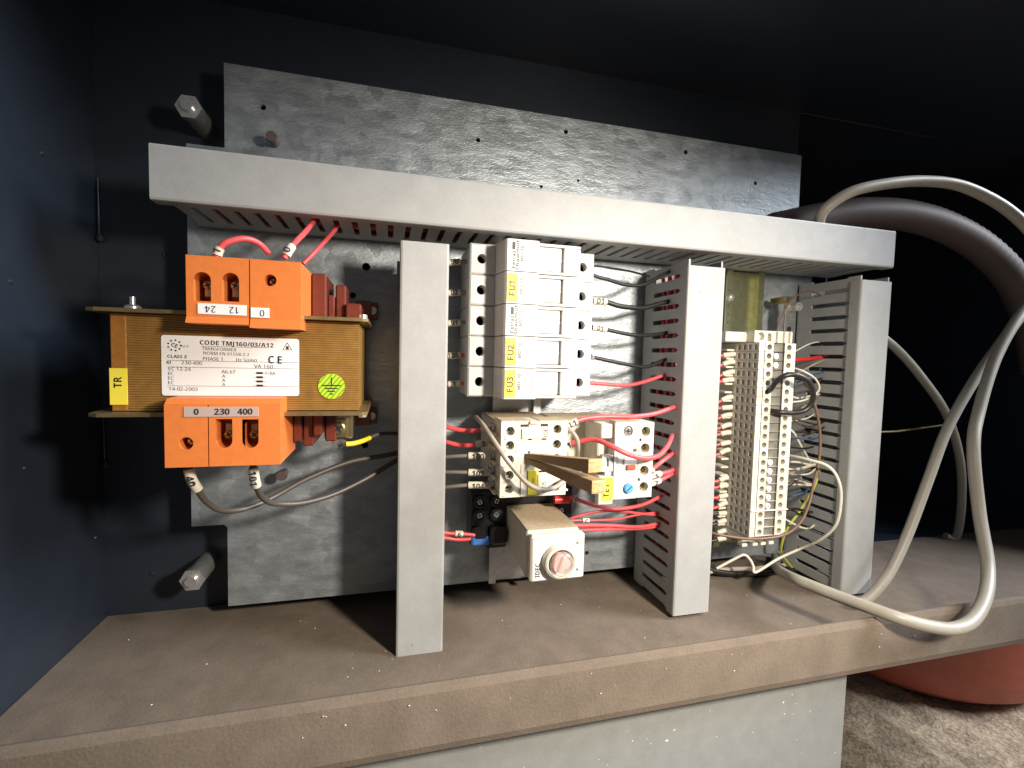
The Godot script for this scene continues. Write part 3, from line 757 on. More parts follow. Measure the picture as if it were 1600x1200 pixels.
func terminal_block(t: Node3D, x0: float, x1: float, y0: float, y1: float, z0: float, z1: float, split: float, holes: Array) -> void:
	# two orange modules; holes: [outline, x, y, module]
	var edges := [x0, split, x1]
	for k in 2:
		var a: float = edges[k] + (0.25 if k == 1 else 0.0)
		var b: float = edges[k + 1] - (0.25 if k == 0 else 0.0)
		var st := mb()
		shell(st, a, b, y0, y1, z0, z1)
		var mine := []
		for h in holes:
			if h[3] == k:
				mine.append(h)
		var w := (b - a) / mine.size()
		for i in mine.size():
			cell(st, a + w * i, a + w * (i + 1), y0, y1, z1, mine[i][0], Vector2(mine[i][1], mine[i][2]), 13.0)
		var o := part("terminal_block", st, "orange", t)
		for h in mine:
			screw(o, Vector3(h[1], h[2] + h[4], z1 - 6.5), h[5], "brass")
			if h[4] != 0.0:
				var b2 := mb()
				box(b2, Vector3(h[1] - 1.6, h[2] - h[4] - 2.4, z1 - 8.8), Vector3(h[1] + 1.6, h[2] - h[4] + 2.4, z1 - 6.8), 0.4)
				part("clamp", b2, "brass", o)

func make_transformer() -> void:
	var t := thing("control_transformer", "varnished laminated transformer with orange terminal blocks and white rating label", "transformer", Vector3(-66, -29, 0))
	var st := mb()   # stack of sheets: every second one stands a little proud
	var prof := PackedVector2Array([Vector2(-29, 12)])
	var n := 40
	for i in n:
		var y := -29.0 + 44.0 * i / n
		var h := 44.0 / n
		prof.append(Vector2(y + 0.05, 79.55))
		prof.append(Vector2(y + h * 0.25, 80.0))
		prof.append(Vector2(y + h * 0.75, 80.0))
		prof.append(Vector2(y + h * 0.95, 79.55))
	prof.append(Vector2(15, 12))
	prism(st, prof, 0, -119, -14)
	part("core", st, "lamination", t)
	st = mb()
	box(st, Vector3(-119.2, -28.8, 20), Vector3(-113, 14.8, 80.1), 0.4)
	part("varnish_run", st, "varnish", t)
	# end frames: thin bent sheets above and below the core
	for s in [1.0, -1.0]:
		var y: float = 15.2 if s > 0 else -29.2
		st = mb()
		prism(st, PackedVector2Array([Vector2(-129, 58), Vector2(-126, 84), Vector2(-122, 86.5), Vector2(-12, 86.5), Vector2(-9.5, 84), Vector2(-9.5, 10), Vector2(-129, 10)]), 1, y, y + 1.6 * s)
		part("end_frame", st, "bracket_gold", t)
		st = mb()   # feet on the plate
		var f := [22.0, 33.0] if s > 0 else [-47.0, -36.0]
		box(st, Vector3(-20, minf(y, f[0]), 4), Vector3(-10.5, maxf(y, f[1]), 10), 0.4)
		box(st, Vector3(-20, f[0], 0.1), Vector3(-6.5, f[1], 4), 0.5)
		var ft := part("foot", st, "foot", t)
		st = mb()
		lathe(st, Vector3(-10, (f[0] + f[1]) / 2, 4.0), Vector3(0, 0, 1), [Vector2(2.6, 0), Vector2(2.6, 1.0), Vector2(1.6, 1.0), Vector2(1.5, 0.1), Vector2(0, 0.1)], 18)
		part("eyelet", st, "steel", ft)
		st = mb()
		cyl(st, Vector3(-12.5, y + 0.8 * s, 72), Vector3(-12.5, y + 4.2 * s, 72), 2.4, 2.2, 14)
		part("rivet", st, "steel", t)
	st = mb()
	lathe(st, Vector3(-113, 16.8, 74), Vector3(0, 1, 0), [Vector2(3.4, 0), Vector2(3.4, 1.6), Vector2(2.4, 2.4), Vector2(1.2, 2.6), Vector2(1.2, 6.0), Vector2(0, 6.2)], 16)
	part("bolt", st, "steel", t)
	# winding former with its ribs, above and below
	for b in [[-38, -31, 16.9, 40, 30, 66], [-31, -27.5, 16.9, 30, 30, 60], [-27.2, -22, 16.9, 36, 34, 58], [-21.8, -14, 16.9, 26, 32, 62], [-84, -38.2, 16.9, 30, 24, 52]]:
		st = mb()
		box(st, Vector3(b[0], b[2], b[4]), Vector3(b[1], b[3], b[5]), 0.7)
		part("former_rib", st, "bobbin", t)
	for b in [[-47, -43, -47, -30.9, 30, 66], [-42.8, -37.5, -50, -30.9, 34, 62], [-37.3, -33, -44, -30.9, 30, 66], [-32.8, -27, -49, -30.9, 34, 55], [-92, -47.2, -44, -30.9, 24, 50]]:
		st = mb()
		box(st, Vector3(b[0], b[2], b[4]), Vector3(b[1], b[3], b[5]), 0.7)
		part("former_rib", st, "bobbin", t)
	# orange terminal blocks
	var up := arch(6.6, 12.5, true)
	var dn := arch(6.6, 13.0, false)
	terminal_block(t, -84, -38.4, 14, 40, 58, 95, -59.4, [[up, -77.8, 26.8, 0, 1.5, 2.0], [up, -66.8, 27.2, 0, 1.5, 2.0], [circle(2.6), -51, 31.2, 1, 0.0, 1.9]])
	terminal_block(t, -93, -47.2, -52, -24.5, 58, 95, -76.2, [[circle(2.8), -84.8, -41.5, 0, 0.0, 2.0], [dn, -70, -37.4, 1, -1.5, 2.0], [dn, -59.4, -37.6, 1, -1.5, 2.0]])
	for b in [[-84, -59.7, 11.0, 14.0], [-59.1, -38.4, 9.8, 14.0]]:
		st = mb()
		prism(st, PackedVector2Array([Vector2(b[3] - 0.05, 66), Vector2(b[3] - 0.05, 95), Vector2(b[2], 96.5), Vector2(b[2], 66)]), 0, b[0], b[1])
		part("block_skirt", st, "orange", t)
	for b in [[-93, -47.2, -24.45, -22.0]]:
		st = mb()
		prism(st, PackedVector2Array([Vector2(b[2], 66), Vector2(b[2], 94.8), Vector2(b[3], 92), Vector2(b[3], 66)]), 0, b[0], b[1])
		part("block_skirt", st, "orange", t)
	# printed strips on the blocks
	for s in [[-79.6, -60.6, 15.0, 19.6], [-58.9, -51.4, 14.4, 18.8]]:
		st = mb()
		box(st, Vector3(s[0], s[2], 95.05), Vector3(s[1], s[3], 95.4), 0.05)
		part("label_strip", st, "label_white", t)
	st = mb()
	box(st, Vector3(-85.5, -29.8, 95.05), Vector3(-56.0, -25.4, 95.35), 0.05)
	part("label_strip", st, "label_clear", t)
	text(t, "12", Vector3(-65.4, 17.3, 95.45), 2.7, 180)
	text(t, "24", Vector3(-74.6, 17.3, 95.45), 2.7, 180)
	text(t, "0", Vector3(-54.2, 16.5, 95.45), 2.7, 180)
	text(t, "0", Vector3(-80.6, -27.6, 95.4), 2.7, 0, "ink", true)
	text(t, "230", Vector3(-70.6, -27.6, 95.4), 2.7, 0, "ink", true)
	text(t, "400", Vector3(-61.4, -27.6, 95.4), 2.7, 0, "ink", true)
	# earth clamp
	st = mb()
	box(st, Vector3(-33.5, -48, 44), Vector3(-18.5, -33.5, 52), 0.8)
	var g := part("earth_clamp", st, "brass", t)
	st = mb()
	box(st, Vector3(-30.5, -47.2, 52.1), Vector3(-21.5, -36.8, 53.6), 1.0)
	part("square_washer", st, "brass", g)
	screw(g, Vector3(-26, -42, 54.4), 3.6, "brass")
	st = mb()
	lathe(st, Vector3(-26.5, -51, 46), Vector3(0, -0.5, 1), [Vector2(2.1, 0), Vector2(4.0, 0), Vector2(4.0, 1.2), Vector2(2.1, 1.2), Vector2(2.1, 0)], 18)
	part("ring_lug", st, "steel", g)
	# rating label
	st = mb()
	prism(st, round_rect(-99.5, -41.6, -21.8, 5.8, 1.2), 2, 80.05, 80.3)
	var lb := part("rating_label", st, "label_white", t)
	var z := 80.32
	var L := [["CODE TMJ160/03/A12", -68.5, 2.6, 2.0, true], ["TRANSFORMER", -76.0, -0.1, 1.35, false], ["NORM EN 61558-2-2", -73.0, -2.2, 1.35, false], ["CLASS E", -93.2, -3.9, 1.4, true], ["PHASE 1", -78.6, -4.7, 1.5, false], ["Hz 50/60", -64.6, -5.0, 1.45, false], ["C E", -52.2, -4.5, 3.6, true], ["RI", -96.6, -6.7, 1.3, true], ["230-400", -87.3, -6.7, 1.5, false], ["VA 160", -57.2, -7.8, 1.7, false], ["EC 12-24", -92.3, -9.6, 1.5, false], ["A6.67", -72.2, -10.6, 1.5, false], ["F/8A", -54.3, -11.0, 1.4, false], ["EC", -95.9, -11.7, 1.4, false], ["EC", -95.9, -13.8, 1.4, false], ["EC", -95.9, -15.9, 1.4, false], ["A", -74.3, -12.6, 1.4, false], ["A", -74.3, -14.6, 1.4, false], ["A", -74.3, -16.6, 1.4, false], ["14-02-2003", -90.9, -18.8, 1.5, false], ["S.p.A.", -90.0, 1.0, 0.9, false]]
	for l in L:
		text(lb, l[0], Vector3(l[1], l[2], z), l[3], -1.0, "ink", l[4], Vector3(0, 0, 1), 1.12 if l[0] != "C E" else 0.9)
	st = mb()
	for r in [[-83.5, -55, 1.1], [-97.2, -41.7, -5.75], [-97.2, -41.7, -8.75], [-97.2, -41.7, -17.4]]:
		box(st, Vector3(r[0], r[2], z), Vector3(r[1], r[2] + 0.16, z + 0.06), 0.01)
	for k in 4:
		var y := -10.9 - k * 2.0
		box(st, Vector3(-61.6, y - 0.07, z), Vector3(-56.4, y + 0.07, z + 0.05), 0.01)
		box(st, Vector3(-60.4, y - 0.5, z), Vector3(-57.6, y + 0.5, z + 0.06), 0.01)
	for k in 9:   # ring of dots of the maker's mark
		var a := TAU * k / 9.0
		cyl(st, Vector3(-94.2 + cos(a) * 2.6, 1.2 + sin(a) * 2.4, z), Vector3(-94.2 + cos(a) * 2.6, 1.2 + sin(a) * 2.4, z + 0.06), 0.45, 0.45, 5)
	for k in 3:   # warning triangle
		var p0 := Vector3(-46.8, 1.6, z) + Vector3(sin(TAU * k / 3.0), cos(TAU * k / 3.0), 0) * 2.3
		var p1 := Vector3(-46.8, 1.6, z) + Vector3(sin(TAU * (k + 1) / 3.0), cos(TAU * (k + 1) / 3.0), 0) * 2.3
		cyl(st, p0, p1, 0.13, 0.13, 6)
	box(st, Vector3(-47.4, 0.7, z), Vector3(-46.2, 2.2, z + 0.06), 0.02)
	part("print", st, "ink", lb)
	text(lb, "CE", Vector3(-94.2, 1.2, z), 1.7, -25, "ink", true)
	# yellow tag
	st = mb()
	box(st, Vector3(-119.6, -26, 80.2), Vector3(-112.8, -9.6, 80.5), 0.05)
	var tg := part("name_tag", st, "label_yellow", t)
	text(tg, "TR", Vector3(-116.4, -16.0, 80.52), 3.0, 90, "ink", true)
	# earth sticker
	st = mb()
	cyl(st, Vector3(-26.8, -17, 80.05), Vector3(-26.8, -17, 80.25), 6.2, 6.2, 32)
	var sk := part("earth_sticker", st, "sticker_green", t)
	st = mb()
	for k in 7:
		var o := -5.4 + k * 1.8
		var hl := sqrt(maxf(6.1 * 6.1 - o * o, 0.0))
		xf = Transform3D(Basis(Vector3(0, 0, 1), 0.9), Vector3(-26.8, -17, 80.25))
		box(st, Vector3(-hl, o - 0.3, 0), Vector3(hl, o + 0.3, 0.05), 0.01)
	xf = Transform3D.IDENTITY
	part("stripe", st, "sticker_dark", sk)
	st = mb()
	for b in [[-27.05, -26.5, -16.2, -12.6], [-31.3, -22.3, -16.9, -16.3], [-29.8, -23.8, -18.3, -17.7], [-28.6, -25, -19.7, -19.1], [-27.6, -26, -21.1, -20.5]]:
		box(st, Vector3(b[0], b[2], 80.3), Vector3(b[1], b[3], 80.38), 0.01)
	part("earth_symbol", st, "ink", sk)

func make_fuses() -> void:
	var ids := ["", "FU1", "", "FU2", "FU3"]
	var names := ["white fuse holder, topmost of the stack, with printed face", "white fuse holder with yellow FU1 tag", "white printed fuse holder between the FU1 and FU2 ones", "white fuse holder with yellow FU2 tag", "white fuse holder with yellow FU3 tag, lowest of the stack"]
	for i in 5:
		var y0 := 48.4 - i * 18.25
		var y1 := y0 + 17.9
		var ym := (y0 + y1) / 2
		var t := thing("fuse_holder", names[i], "fuse holder", Vector3(86, y0, 7.6), "fuse holders on the rail")
		var st := mb()   # rear body
		box(st, Vector3(47, y0, 7.7), Vector3(126, y1, 40), 0.5)
		part("body", st, "white_plastic", t)
		# shoulders with screw holes
		for s in [[46.4, 62.4, 53.6, 40.0, 48.2], [111.0, 126.6, 118.8, 40.0, 46.0]]:
			st = mb()
			var e := 0.9
			shell(st, s[0], s[1], y0, y1, s[3], s[4] - e)
			cell(st, s[0] + e, s[1] - e, y0 + e, y1 - e, s[4], circle(2.9), Vector2(s[2], ym), 15.0)
			var mid := Vector3(s[2], ym, 30)
			out_quad(st, Vector3(s[0], y0, s[4] - e), Vector3(s[0], y1, s[4] - e), Vector3(s[0] + e, y1 - e, s[4]), Vector3(s[0] + e, y0 + e, s[4]), mid)
			out_quad(st, Vector3(s[1], y0, s[4] - e), Vector3(s[1], y1, s[4] - e), Vector3(s[1] - e, y1 - e, s[4]), Vector3(s[1] - e, y0 + e, s[4]), mid)
			out_quad(st, Vector3(s[0], y0, s[4] - e), Vector3(s[1], y0, s[4] - e), Vector3(s[1] - e, y0 + e, s[4]), Vector3(s[0] + e, y0 + e, s[4]), mid)
			out_quad(st, Vector3(s[0], y1, s[4] - e), Vector3(s[1], y1, s[4] - e), Vector3(s[1] - e, y1 - e, s[4]), Vector3(s[0] + e, y1 - e, s[4]), mid)
			var sh := part("shoulder", st, "white_plastic", t)
			screw(sh, Vector3(s[2], ym, s[4] - 11.5), 2.4, "steel")
		st = mb()   # raised middle with sloping flank
		prism(st, PackedVector2Array([Vector2(61.8, 40.1), Vector2(61.8, 50), Vector2(63.6, 64.6), Vector2(64.6, 66), Vector2(82.6, 66), Vector2(83.6, 65.2), Vector2(83.6, 40.1)]), 1, y0 + 0.1, y1 - 0.1)
		var f := part("front", st, "white_plastic", t)
		# fuse carrier with pull lip
		st = mb()
		box(st, Vector3(83.8, y0 + 0.1, 40.1), Vector3(110.8, y0 + 1.8, 61.5), 0.35)
		box(st, Vector3(83.8, y1 - 1.8, 40.1), Vector3(110.8, y1 - 0.1, 61.5), 0.35)
		box(st, Vector3(100.2, y0 + 1.9, 40.1), Vector3(110.8, y1 - 1.9, 61.5), 0.5)
		part("frame", st, "white_plastic", t)
		st = mb()
		box(st, Vector3(83.9, y0 + 2.1, 40.1), Vector3(98.9, y1 - 2.1, 61.0), 0.5)
		box(st, Vector3(98.9, ym - 0.5, 50), Vector3(100.1, ym + 0.5, 59.5), 0.1)
		part("carrier", st, "white_plastic", t)
		var z := 66.05
		if ids[i] == "":
			text(f, "Ferraz", Vector3(68.4, ym - 2.6, z), 2.1, 90, "ink", true, Vector3(0, 0, 1), 1.15)
			text(f, "Shawmut", Vector3(70.6, ym, z), 2.0, 90, "ink", true, Vector3(0, 0, 1), 1.35)
			var st2 := mb()
			box(st2, Vector3(67.4, ym + 3.0, z), Vector3(69.2, ym + 7.2, z + 0.06), 0.01)
			part("print_bar", st2, "ink", f)
		else:
			st = mb()
			box(st, Vector3(64.8, y0 + 1.0, z), Vector3(71.0, y1 - 1.0, z + 0.25), 0.05)
			var l := part("name_tag", st, "label_yellow", f)
			text(l, ids[i], Vector3(67.9, ym - 0.5, z + 0.28), 3.7, 90, "ink", true)
		text(f, "MSC 10", Vector3(73.3, ym + 1.0, z), 1.9, 90, "ink", true)
		text(f, "10 x 38", Vector3(75.4, ym + 1.0, z), 1.2, 90, "grey_ink")
		text(f, "32A  690V~", Vector3(77.2, ym + 0.5, z), 1.2, 90, "grey_ink")
		text(f, "3W", Vector3(78.9, ym, z), 1.1, 90, "grey_ink")
		text(f, "A250148", Vector3(81.2, ym, z), 1.7, 90, "grey_ink", true)

func make_contactor() -> void:
	var t := thing("contactor", "cream motor contactor with two columns of screw terminals and yellow tag", "contactor", Vector3(81, -79, 7.6))
	var st := mb()
	box(st, Vector3(63, -77, 7.8), Vector3(99, -39, 58), 0.8)
	part("body", st, "cream_plastic", t)
	st = mb()
	var x0 := 61.3; var x1 := 100.5; var y0 := -79.2; var y1 := -36.2; var z := 75.0
	shell(st, x0, x1, y0, y1, 58.1, z)
	var ya := [y1, -45.7, -53.7, -62.2, -70.6, y0]
	var yc := [-41.7, -49.7, -57.8, -66.6, -74.6]
	for i in 5:
		cell(st, x0, 72, ya[i + 1], ya[i], z, circle(2.55), Vector2(66.6, yc[i]), 10.0)
	cell(st, 72, 89, y0, y1, z)
	var yr := [-40.9, -49.6, -57.8, -66.0, -74.4]
	for i in 5:
		cell(st, 89, x1, ya[i + 1], ya[i], z, circle(2.55), Vector2(94.4, yr[i]), 10.0)
	var f := part("front", st, "cream_plastic", t)
	for i in 5:
		screw(f, Vector3(66.6, yc[i], z - 4.6), 2.2, "steel")
		screw(f, Vector3(94.4, yr[i], z - 4.6), 2.2, "brass")
	# ribs, slits and raised pieces of the middle
	st = mb()
	for b in [[72.3, 77.2, -39.3, -37.9], [84.2, 88.6, -39.2, -37.7], [77, 79.2, -46.9, -46.2], [85, 87.8, -46.9, -46.0], [77.2, 78.2, -58.8, -53.0], [83.8, 87.6, -65.6, -64.5]]:
		box(st, Vector3(b[0], b[2], z - 0.2), Vector3(b[1], b[3], z + 0.12), 0.02)
	part("slit", st, "black", f)
	st = mb()
	box(st, Vector3(73, -46, z + 0.02), Vector3(88.6, -40.4, z + 0.9), 0.3)
	box(st, Vector3(77.4, -37.6, 62), Vector3(83.2, -36.0, z + 1.6), 0.4)
	box(st, Vector3(73.2, -78.6, z + 0.02), Vector3(76.8, -60.5, z + 0.7), 0.3)
	box(st, Vector3(83.2, -77.6, z + 0.02), Vector3(88.4, -66.4, z + 0.8), 0.3)
	part("raised_panel", st, "cream_plastic", f)
	st = mb()
	box(st, Vector3(77.2, -78.2, z + 0.05), Vector3(82.8, -64.2, z + 0.9), 0.1)
	var l := part("name_tag", st, "label_yellow", f)
	text(l, "I", Vector3(80.4, -70.2, z + 0.95), 2.4, 0)
	text(f, "10E", Vector3(87.2, -43.0, z + 0.95), 2.6, 90)
	text(f, "NO", Vector3(70.6, -52.8, z + 0.05), 1.4, 90, "grey_ink")
	text(f, "10", Vector3(76.0, -56.0, z + 0.05), 2.0, 90, "ink")
	text(f, "05", Vector3(87.0, -72.5, z + 0.85), 2.4, 90, "ink")
	var marks := ["A1", "13", "5", "3", "1"]
	for i in 5:
		text(f, marks[i], Vector3(63.6, yc[i] - 4.0, z + 0.05), 1.5, 90, "ink")
	var marks2 := ["L3", "L2", "L1"]
	for i in 3:
		text(f, marks2[i], Vector3(70.4, yc[2 + i] - 3.3, z + 0.05), 1.3, 90, "grey_ink")
	for q in [["A2", -44.7], ["14", -53.5], ["6", -62.0], ["4", -70.4], ["2", -78.0]]:
		text(f, q[0], Vector3(98.4, q[1], z + 0.05), 1.4, 90, "grey_ink")
	# open clamps on both flanks
	for i in 5:
		for s in [[58.6, 61.2], [100.6, 104.0]]:
			st = mb()
			box(st, Vector3(s[0], ya[i + 1] + 0.4, 50), Vector3(s[1], ya[i + 1] + 1.7, 70), 0.3)
			part("terminal_rib", st, "cream_plastic", t)
			st = mb()
			box(st, Vector3(s[0] + 0.5, ya[i + 1] + 2.4, 52), Vector3(s[1], ya[i + 1] + 6.0, 62), 0.4)
			part("clamp", st, "steel", t)
	# dust on the upper faces
	st = mb()
	box(st, Vector3(63.2, -38.95, 10), Vector3(98.8, -38.5, 57.6), 0.1)
	box(st, Vector3(61.5, -36.15, 58.4), Vector3(77.2, -35.8, 74.6), 0.1)
	box(st, Vector3(83.4, -36.15, 58.4), Vector3(100.3, -35.8, 74.6), 0.1)
	part("dust_layer", st, "dust_tan", t)

func make_overload() -> void:
	var t := thing("overload_relay", "cream overload relay with blue dial and yellow TE1 tag", "relay", Vector3(135, -84, 7.6))
	var st := mb()
	box(st, Vector3(104.5, -76, 7.8), Vector3(150, -40, 45), 0.8)
	part("rear_body", st, "cream_plastic", t)
	st = mb()
	box(st, Vector3(124, -80, 45.1), Vector3(154, -39.5, 66), 0.8)
	box(st, Vector3(123, -47.5, 60), Vector3(130.6, -38.8, 72.5), 0.6)
	part("body", st, "cream_plastic", t)
	st = mb()
	var z := 75.0
	shell(st, 130.8, 146.2, -83.7, -37.4, 66.1, z)
	cell(st, 130.8, 146.2, -47.6, -37.4, z, circle(3.2), Vector2(139.2, -42.8), 2.4)
	cell(st, 130.8, 146.2, -72.4, -47.6, z)
	cell(st, 130.8, 146.2, -83.7, -72.4, z, circle(3.1), Vector2(140.4, -77.2), 2.0)
	var f := part("front", st, "white_plastic", t)
	st = mb()
	shell(st, 146.5, 156.4, -83.4, -37.6, 60, z)
	var ye := [-37.6, -48.1, -58.6, -72.0, -83.4]
	var yc := [-43.1, -53.3, -67.0, -77.0]
	for i in 4:
		cell(st, 146.5, 156.4, ye[i + 1], ye[i], z, circle(3.0), Vector2(151.0, yc[i]), 11.0)
	var r := part("terminal_column", st, "cream_plastic", t)
	for i in 4:
		screw(r, Vector3(151.0, yc[i], z - 4.8), 2.6, "brass")
	screw(f, Vector3(139.2, -42.8, z - 0.6), 2.6, "steel")
	st = mb()
	lathe(st, Vector3(140.4, -77.2, z - 2.0), Vector3(0, 0, 1), [Vector2(2.95, 0), Vector2(2.95, 3.4), Vector2(2.5, 3.9), Vector2(0, 3.9)], 28)
	var d := part("dial", st, "dial_blue", f)
	st = mb()
	xf = Transform3D(Basis(Vector3(0, 0, 1), 0.72), Vector3(140.4, -77.2, z + 1.9))
	box(st, Vector3(-2.2, -0.28, 0), Vector3(2.2, 0.28, 0.1), 0.02)
	xf = Transform3D.IDENTITY
	part("pointer", st, "ink", d)
	for k in 9:
		var a := deg_to_rad(220 - k * 32)
		text(f, "'", Vector3(140.4 + cos(a) * 4.2, -77.2 + sin(a) * 4.0 - 0.4, z + 0.05), 1.2, rad_to_deg(a) - 90, "grey_ink")
	st = mb()
	box(st, Vector3(138.6, -66.0, z + 0.02), Vector3(144.4, -63.2, z + 1.6), 0.4)
	part("reset_button", st, "button_red", f)
	st = mb()
	box(st, Vector3(137.2, -63.1, z + 0.02), Vector3(145.2, -57.6, z + 0.5), 0.2)
	part("window", st, "label_white", f)
	st = mb()
	box(st, Vector3(143.0, -55.2, z + 0.02), Vector3(145.2, -53.2, z + 0.5), 0.1)
	part("test_pin", st, "brass", f)
	st = mb()
	for b in [[146.9, 148.2, -49.0, -47.2], [146.9, 148.2, -60.6, -58.8], [146.9, 148.2, -73.2, -71.4]]:
		box(st, Vector3(b[0], b[2], z - 0.2), Vector3(b[1], b[3], z + 0.1), 0.02)
	part("slit", st, "black", r)
	text(f, "Allen-Bradley", Vector3(132.6, -58.5, z + 0.05), 1.6, 90, "grey_ink")
	text(f, "97/98", Vector3(137.8, -50.5, z + 0.05), 1.2, 90, "grey_ink")
	text(f, "95/96", Vector3(144.6, -49.5, z + 0.05), 1.0, 90, "grey_ink")
	# left tabs: clip with window, and the yellow tag carrier
	st = mb()
	shell(st, 123.6, 130.6, -67, -57.2, 70, 74)
	cell(st, 123.6, 130.6, -67, -57.2, 74, rectangle(1.8, 5.2), Vector2(127.1, -61.6), 2.0)
	box(st, Vector3(126, -69.5, 70), Vector3(130.6, -67.1, 73), 0.2)
	part("clip", st, "white_plastic", t)
	st = mb()
	box(st, Vector3(121.2, -86.6, 70), Vector3(130.5, -69.6, 75.4), 0.5)
	var tc := part("tag_carrier", st, "white_plastic", t)
	st = mb()
	box(st, Vector3(122.8, -84.2, 75.45), Vector3(130.2, -70.2, 75.8), 0.05)
	var l := part("name_tag", st, "label_yellow", tc)
	text(l, "TE1", Vector3(126.0, -78.0, 75.84), 3.6, 90, "ink", true)
	st = mb()
	box(st, Vector3(124.4, -39.45, 46), Vector3(153.6, -39.1, 65.6), 0.1)
	box(st, Vector3(131.0, -37.35, 66.4), Vector3(146.0, -37.0, 74.6), 0.1)
	box(st, Vector3(105, -39.95, 9), Vector3(149.5, -39.6, 44.8), 0.1)
	part("dust_layer", st, "dust_tan", t)

func make_timer() -> void:
	var t := thing("relay_socket", "black relay socket with moulded clamps under the timer", "socket", Vector3(80, -130, 7.6))
	var st := mb()
	box(st, Vector3(54, -126, 7.8), Vector3(126, -90, 24), 0.8)
	part("body", st, "black_plastic", t)
	for x in [55.5, 67.0, 113.0]:
		for y in [-96.5, -105.5]:
			st = mb()
			lathe(st, Vector3(x + 4.2, y, 24.05), Vector3(0, 0, 1), [Vector2(4.6, 0), Vector2(4.4, 3.0), Vector2(2.5, 3.4), Vector2(2.3, 1.0), Vector2(0, 1.0)], 18)
			part("clamp_well", st, "black_plastic", t)
			screw(t, Vector3(x + 4.2, y, 26.2), 2.1, "steel")
	st = mb()
	box(st, Vector3(66, -124, 24.05), Vector3(77.4, -112, 34), 2.0)
	box(st, Vector3(55, -121, 24.05), Vector3(64.6, -112, 31), 2.0)
	part("barrier", st, "black_plastic", t)
	st = mb()
	box(st, Vector3(66, -131, 7.8), Vector3(80, -126.2, 20), 0.8)
	part("release_tab", st, "black_plastic", t)

	t = thing("timer_relay", "plug-in timer with dusty beige housing and clear round dial", "timer", Vector3(95, -128, 24))
	st = mb()
	box(st, Vector3(78.4, -127.6, 24.2), Vector3(110.6, -100.2, 73), 0.9)
	part("housing", st, "cream_plastic", t)
	st = mb()
	box(st, Vector3(78.9, -100.15, 26), Vector3(110.1, -99.8, 72.4), 0.12)
	part("dust_layer", st, "dust_tan", t)
	st = mb()
	box(st, Vector3(79.2, -128.0, 73.1), Vector3(112.0, -101.2, 79), 1.0)
	var f := part("front", st, "cream_plastic", t)
	st = mb()
	prism(st, round_rect(80.6, 110.6, -126.8, -103.4, 0.8), 2, 79.02, 79.2)
	part("face_print", st, "label_white", f)
	var c := Vector3(95.8, -115.8, 79.2)
	st = mb()
	lathe(st, c, Vector3(0, 0, 1), [Vector2(10.0, 0), Vector2(10.0, 2.4), Vector2(9.3, 4.6), Vector2(8.3, 5.2), Vector2(7.6, 4.8), Vector2(7.2, 0.3), Vector2(0, 0.3)], 40)
	var ring := part("dial_ring", st, "cream", f)
	st = mb()
	cyl(st, c + Vector3(0, 0, 0.32), c + Vector3(0, 0, 0.45), 7.1, 7.1, 32)
	part("dial_scale", st, "terminal_grey", ring)
	st = mb()
	var lobes := PackedVector2Array()
	for k in 36:
		var a := TAU * k / 36
		var r := 4.9 + 0.7 * cos(3.0 * a + 0.4)
		lobes.append(Vector2(c.x + cos(a) * r, c.y + sin(a) * r))
	prism(st, lobes, 2, c.z + 0.5, c.z + 5.0, true)
	part("knob", st, "knob_pink", ring)
	st = mb()
	xf = Transform3D(Basis(Vector3(0, 0, 1), 1.25), c)
	box(st, Vector3(-4.6, -1.1, 5.02), Vector3(4.6, 1.1, 7.4), 0.7)
	xf = Transform3D.IDENTITY
	part("knob_grip", st, "knob_pink", ring)
	st = mb()
	lathe(st, c, Vector3(0, 0, 1), [Vector2(7.0, 5.2), Vector2(6.6, 7.6), Vector2(5.6, 8.6), Vector2(0, 8.9)], 36)
	part("dial_cap", st, "clear", ring)
	for q in [[107.4, -106.4], [107.8, -122.2]]:
		st = mb()
		lathe(st, Vector3(q[0], q[1], 79.2), Vector3(0, 0, 1), [Vector2(0.9, 0), Vector2(0.9, 0.4), Vector2(0.5, 0.7), Vector2(0, 0.8)], 14)
		part("indicator", st, "greywire", f)
	st = mb()   # round approval mark
	lathe(st, Vector3(84.0, -106.6, 79.21), Vector3(0, 0, 1), [Vector2(1.6, 0), Vector2(1.75, 0), Vector2(1.75, 0.06), Vector2(1.55, 0.06)], 24)
	part("approval_mark", st, "ink", f)
	text(f, "EI", Vector3(84.2, -106.6, 79.25), 1.3, 90, "ink")
	text(f, "IDEC", Vector3(83.4, -121.0, 79.25), 2.6, 90, "ink", true)

	# crimps on the socket wires
	t = thing("blue_crimp", "blue crimp sleeve on red wires at the black socket", "crimp", Vector3(60, -121, 24))
	st = mb()
	box(st, Vector3(54, -124.2, 25), Vector3(66.5, -118.2, 31), 1.2)
	part("sleeve", st, "crimp_blue", t)
	t = thing("blue_crimp", "small blue crimp sleeve beside the dusty timer", "crimp", Vector3(118, -110, 30))
	st = mb()
	cyl(st, Vector3(116.5, -110.2, 33), Vector3(121.0, -110.4, 35), 2.4, 2.2, 14)
	part("sleeve", st, "crimp_blue", t)
	st = mb()
	cyl(st, Vector3(112.6, -109.8, 31.5), Vector3(116.4, -110.2, 33), 2.0, 2.0, 14)
	part("yellow_end", st, "label_yellow", t)
	t = thing("red_crimp", "red crimp sleeve below the contactor corner", "crimp", Vector3(112, -93, 36))
	st = mb()
	cyl(st, Vector3(106.5, -93.4, 40), Vector3(111.5, -93.5, 40), 2.4, 2.7, 14)
	cyl(st, Vector3(111.6, -93.5, 40), Vector3(117.0, -93.6, 40), 2.7, 2.4, 14)
	part("sleeve", st, "redd", t)

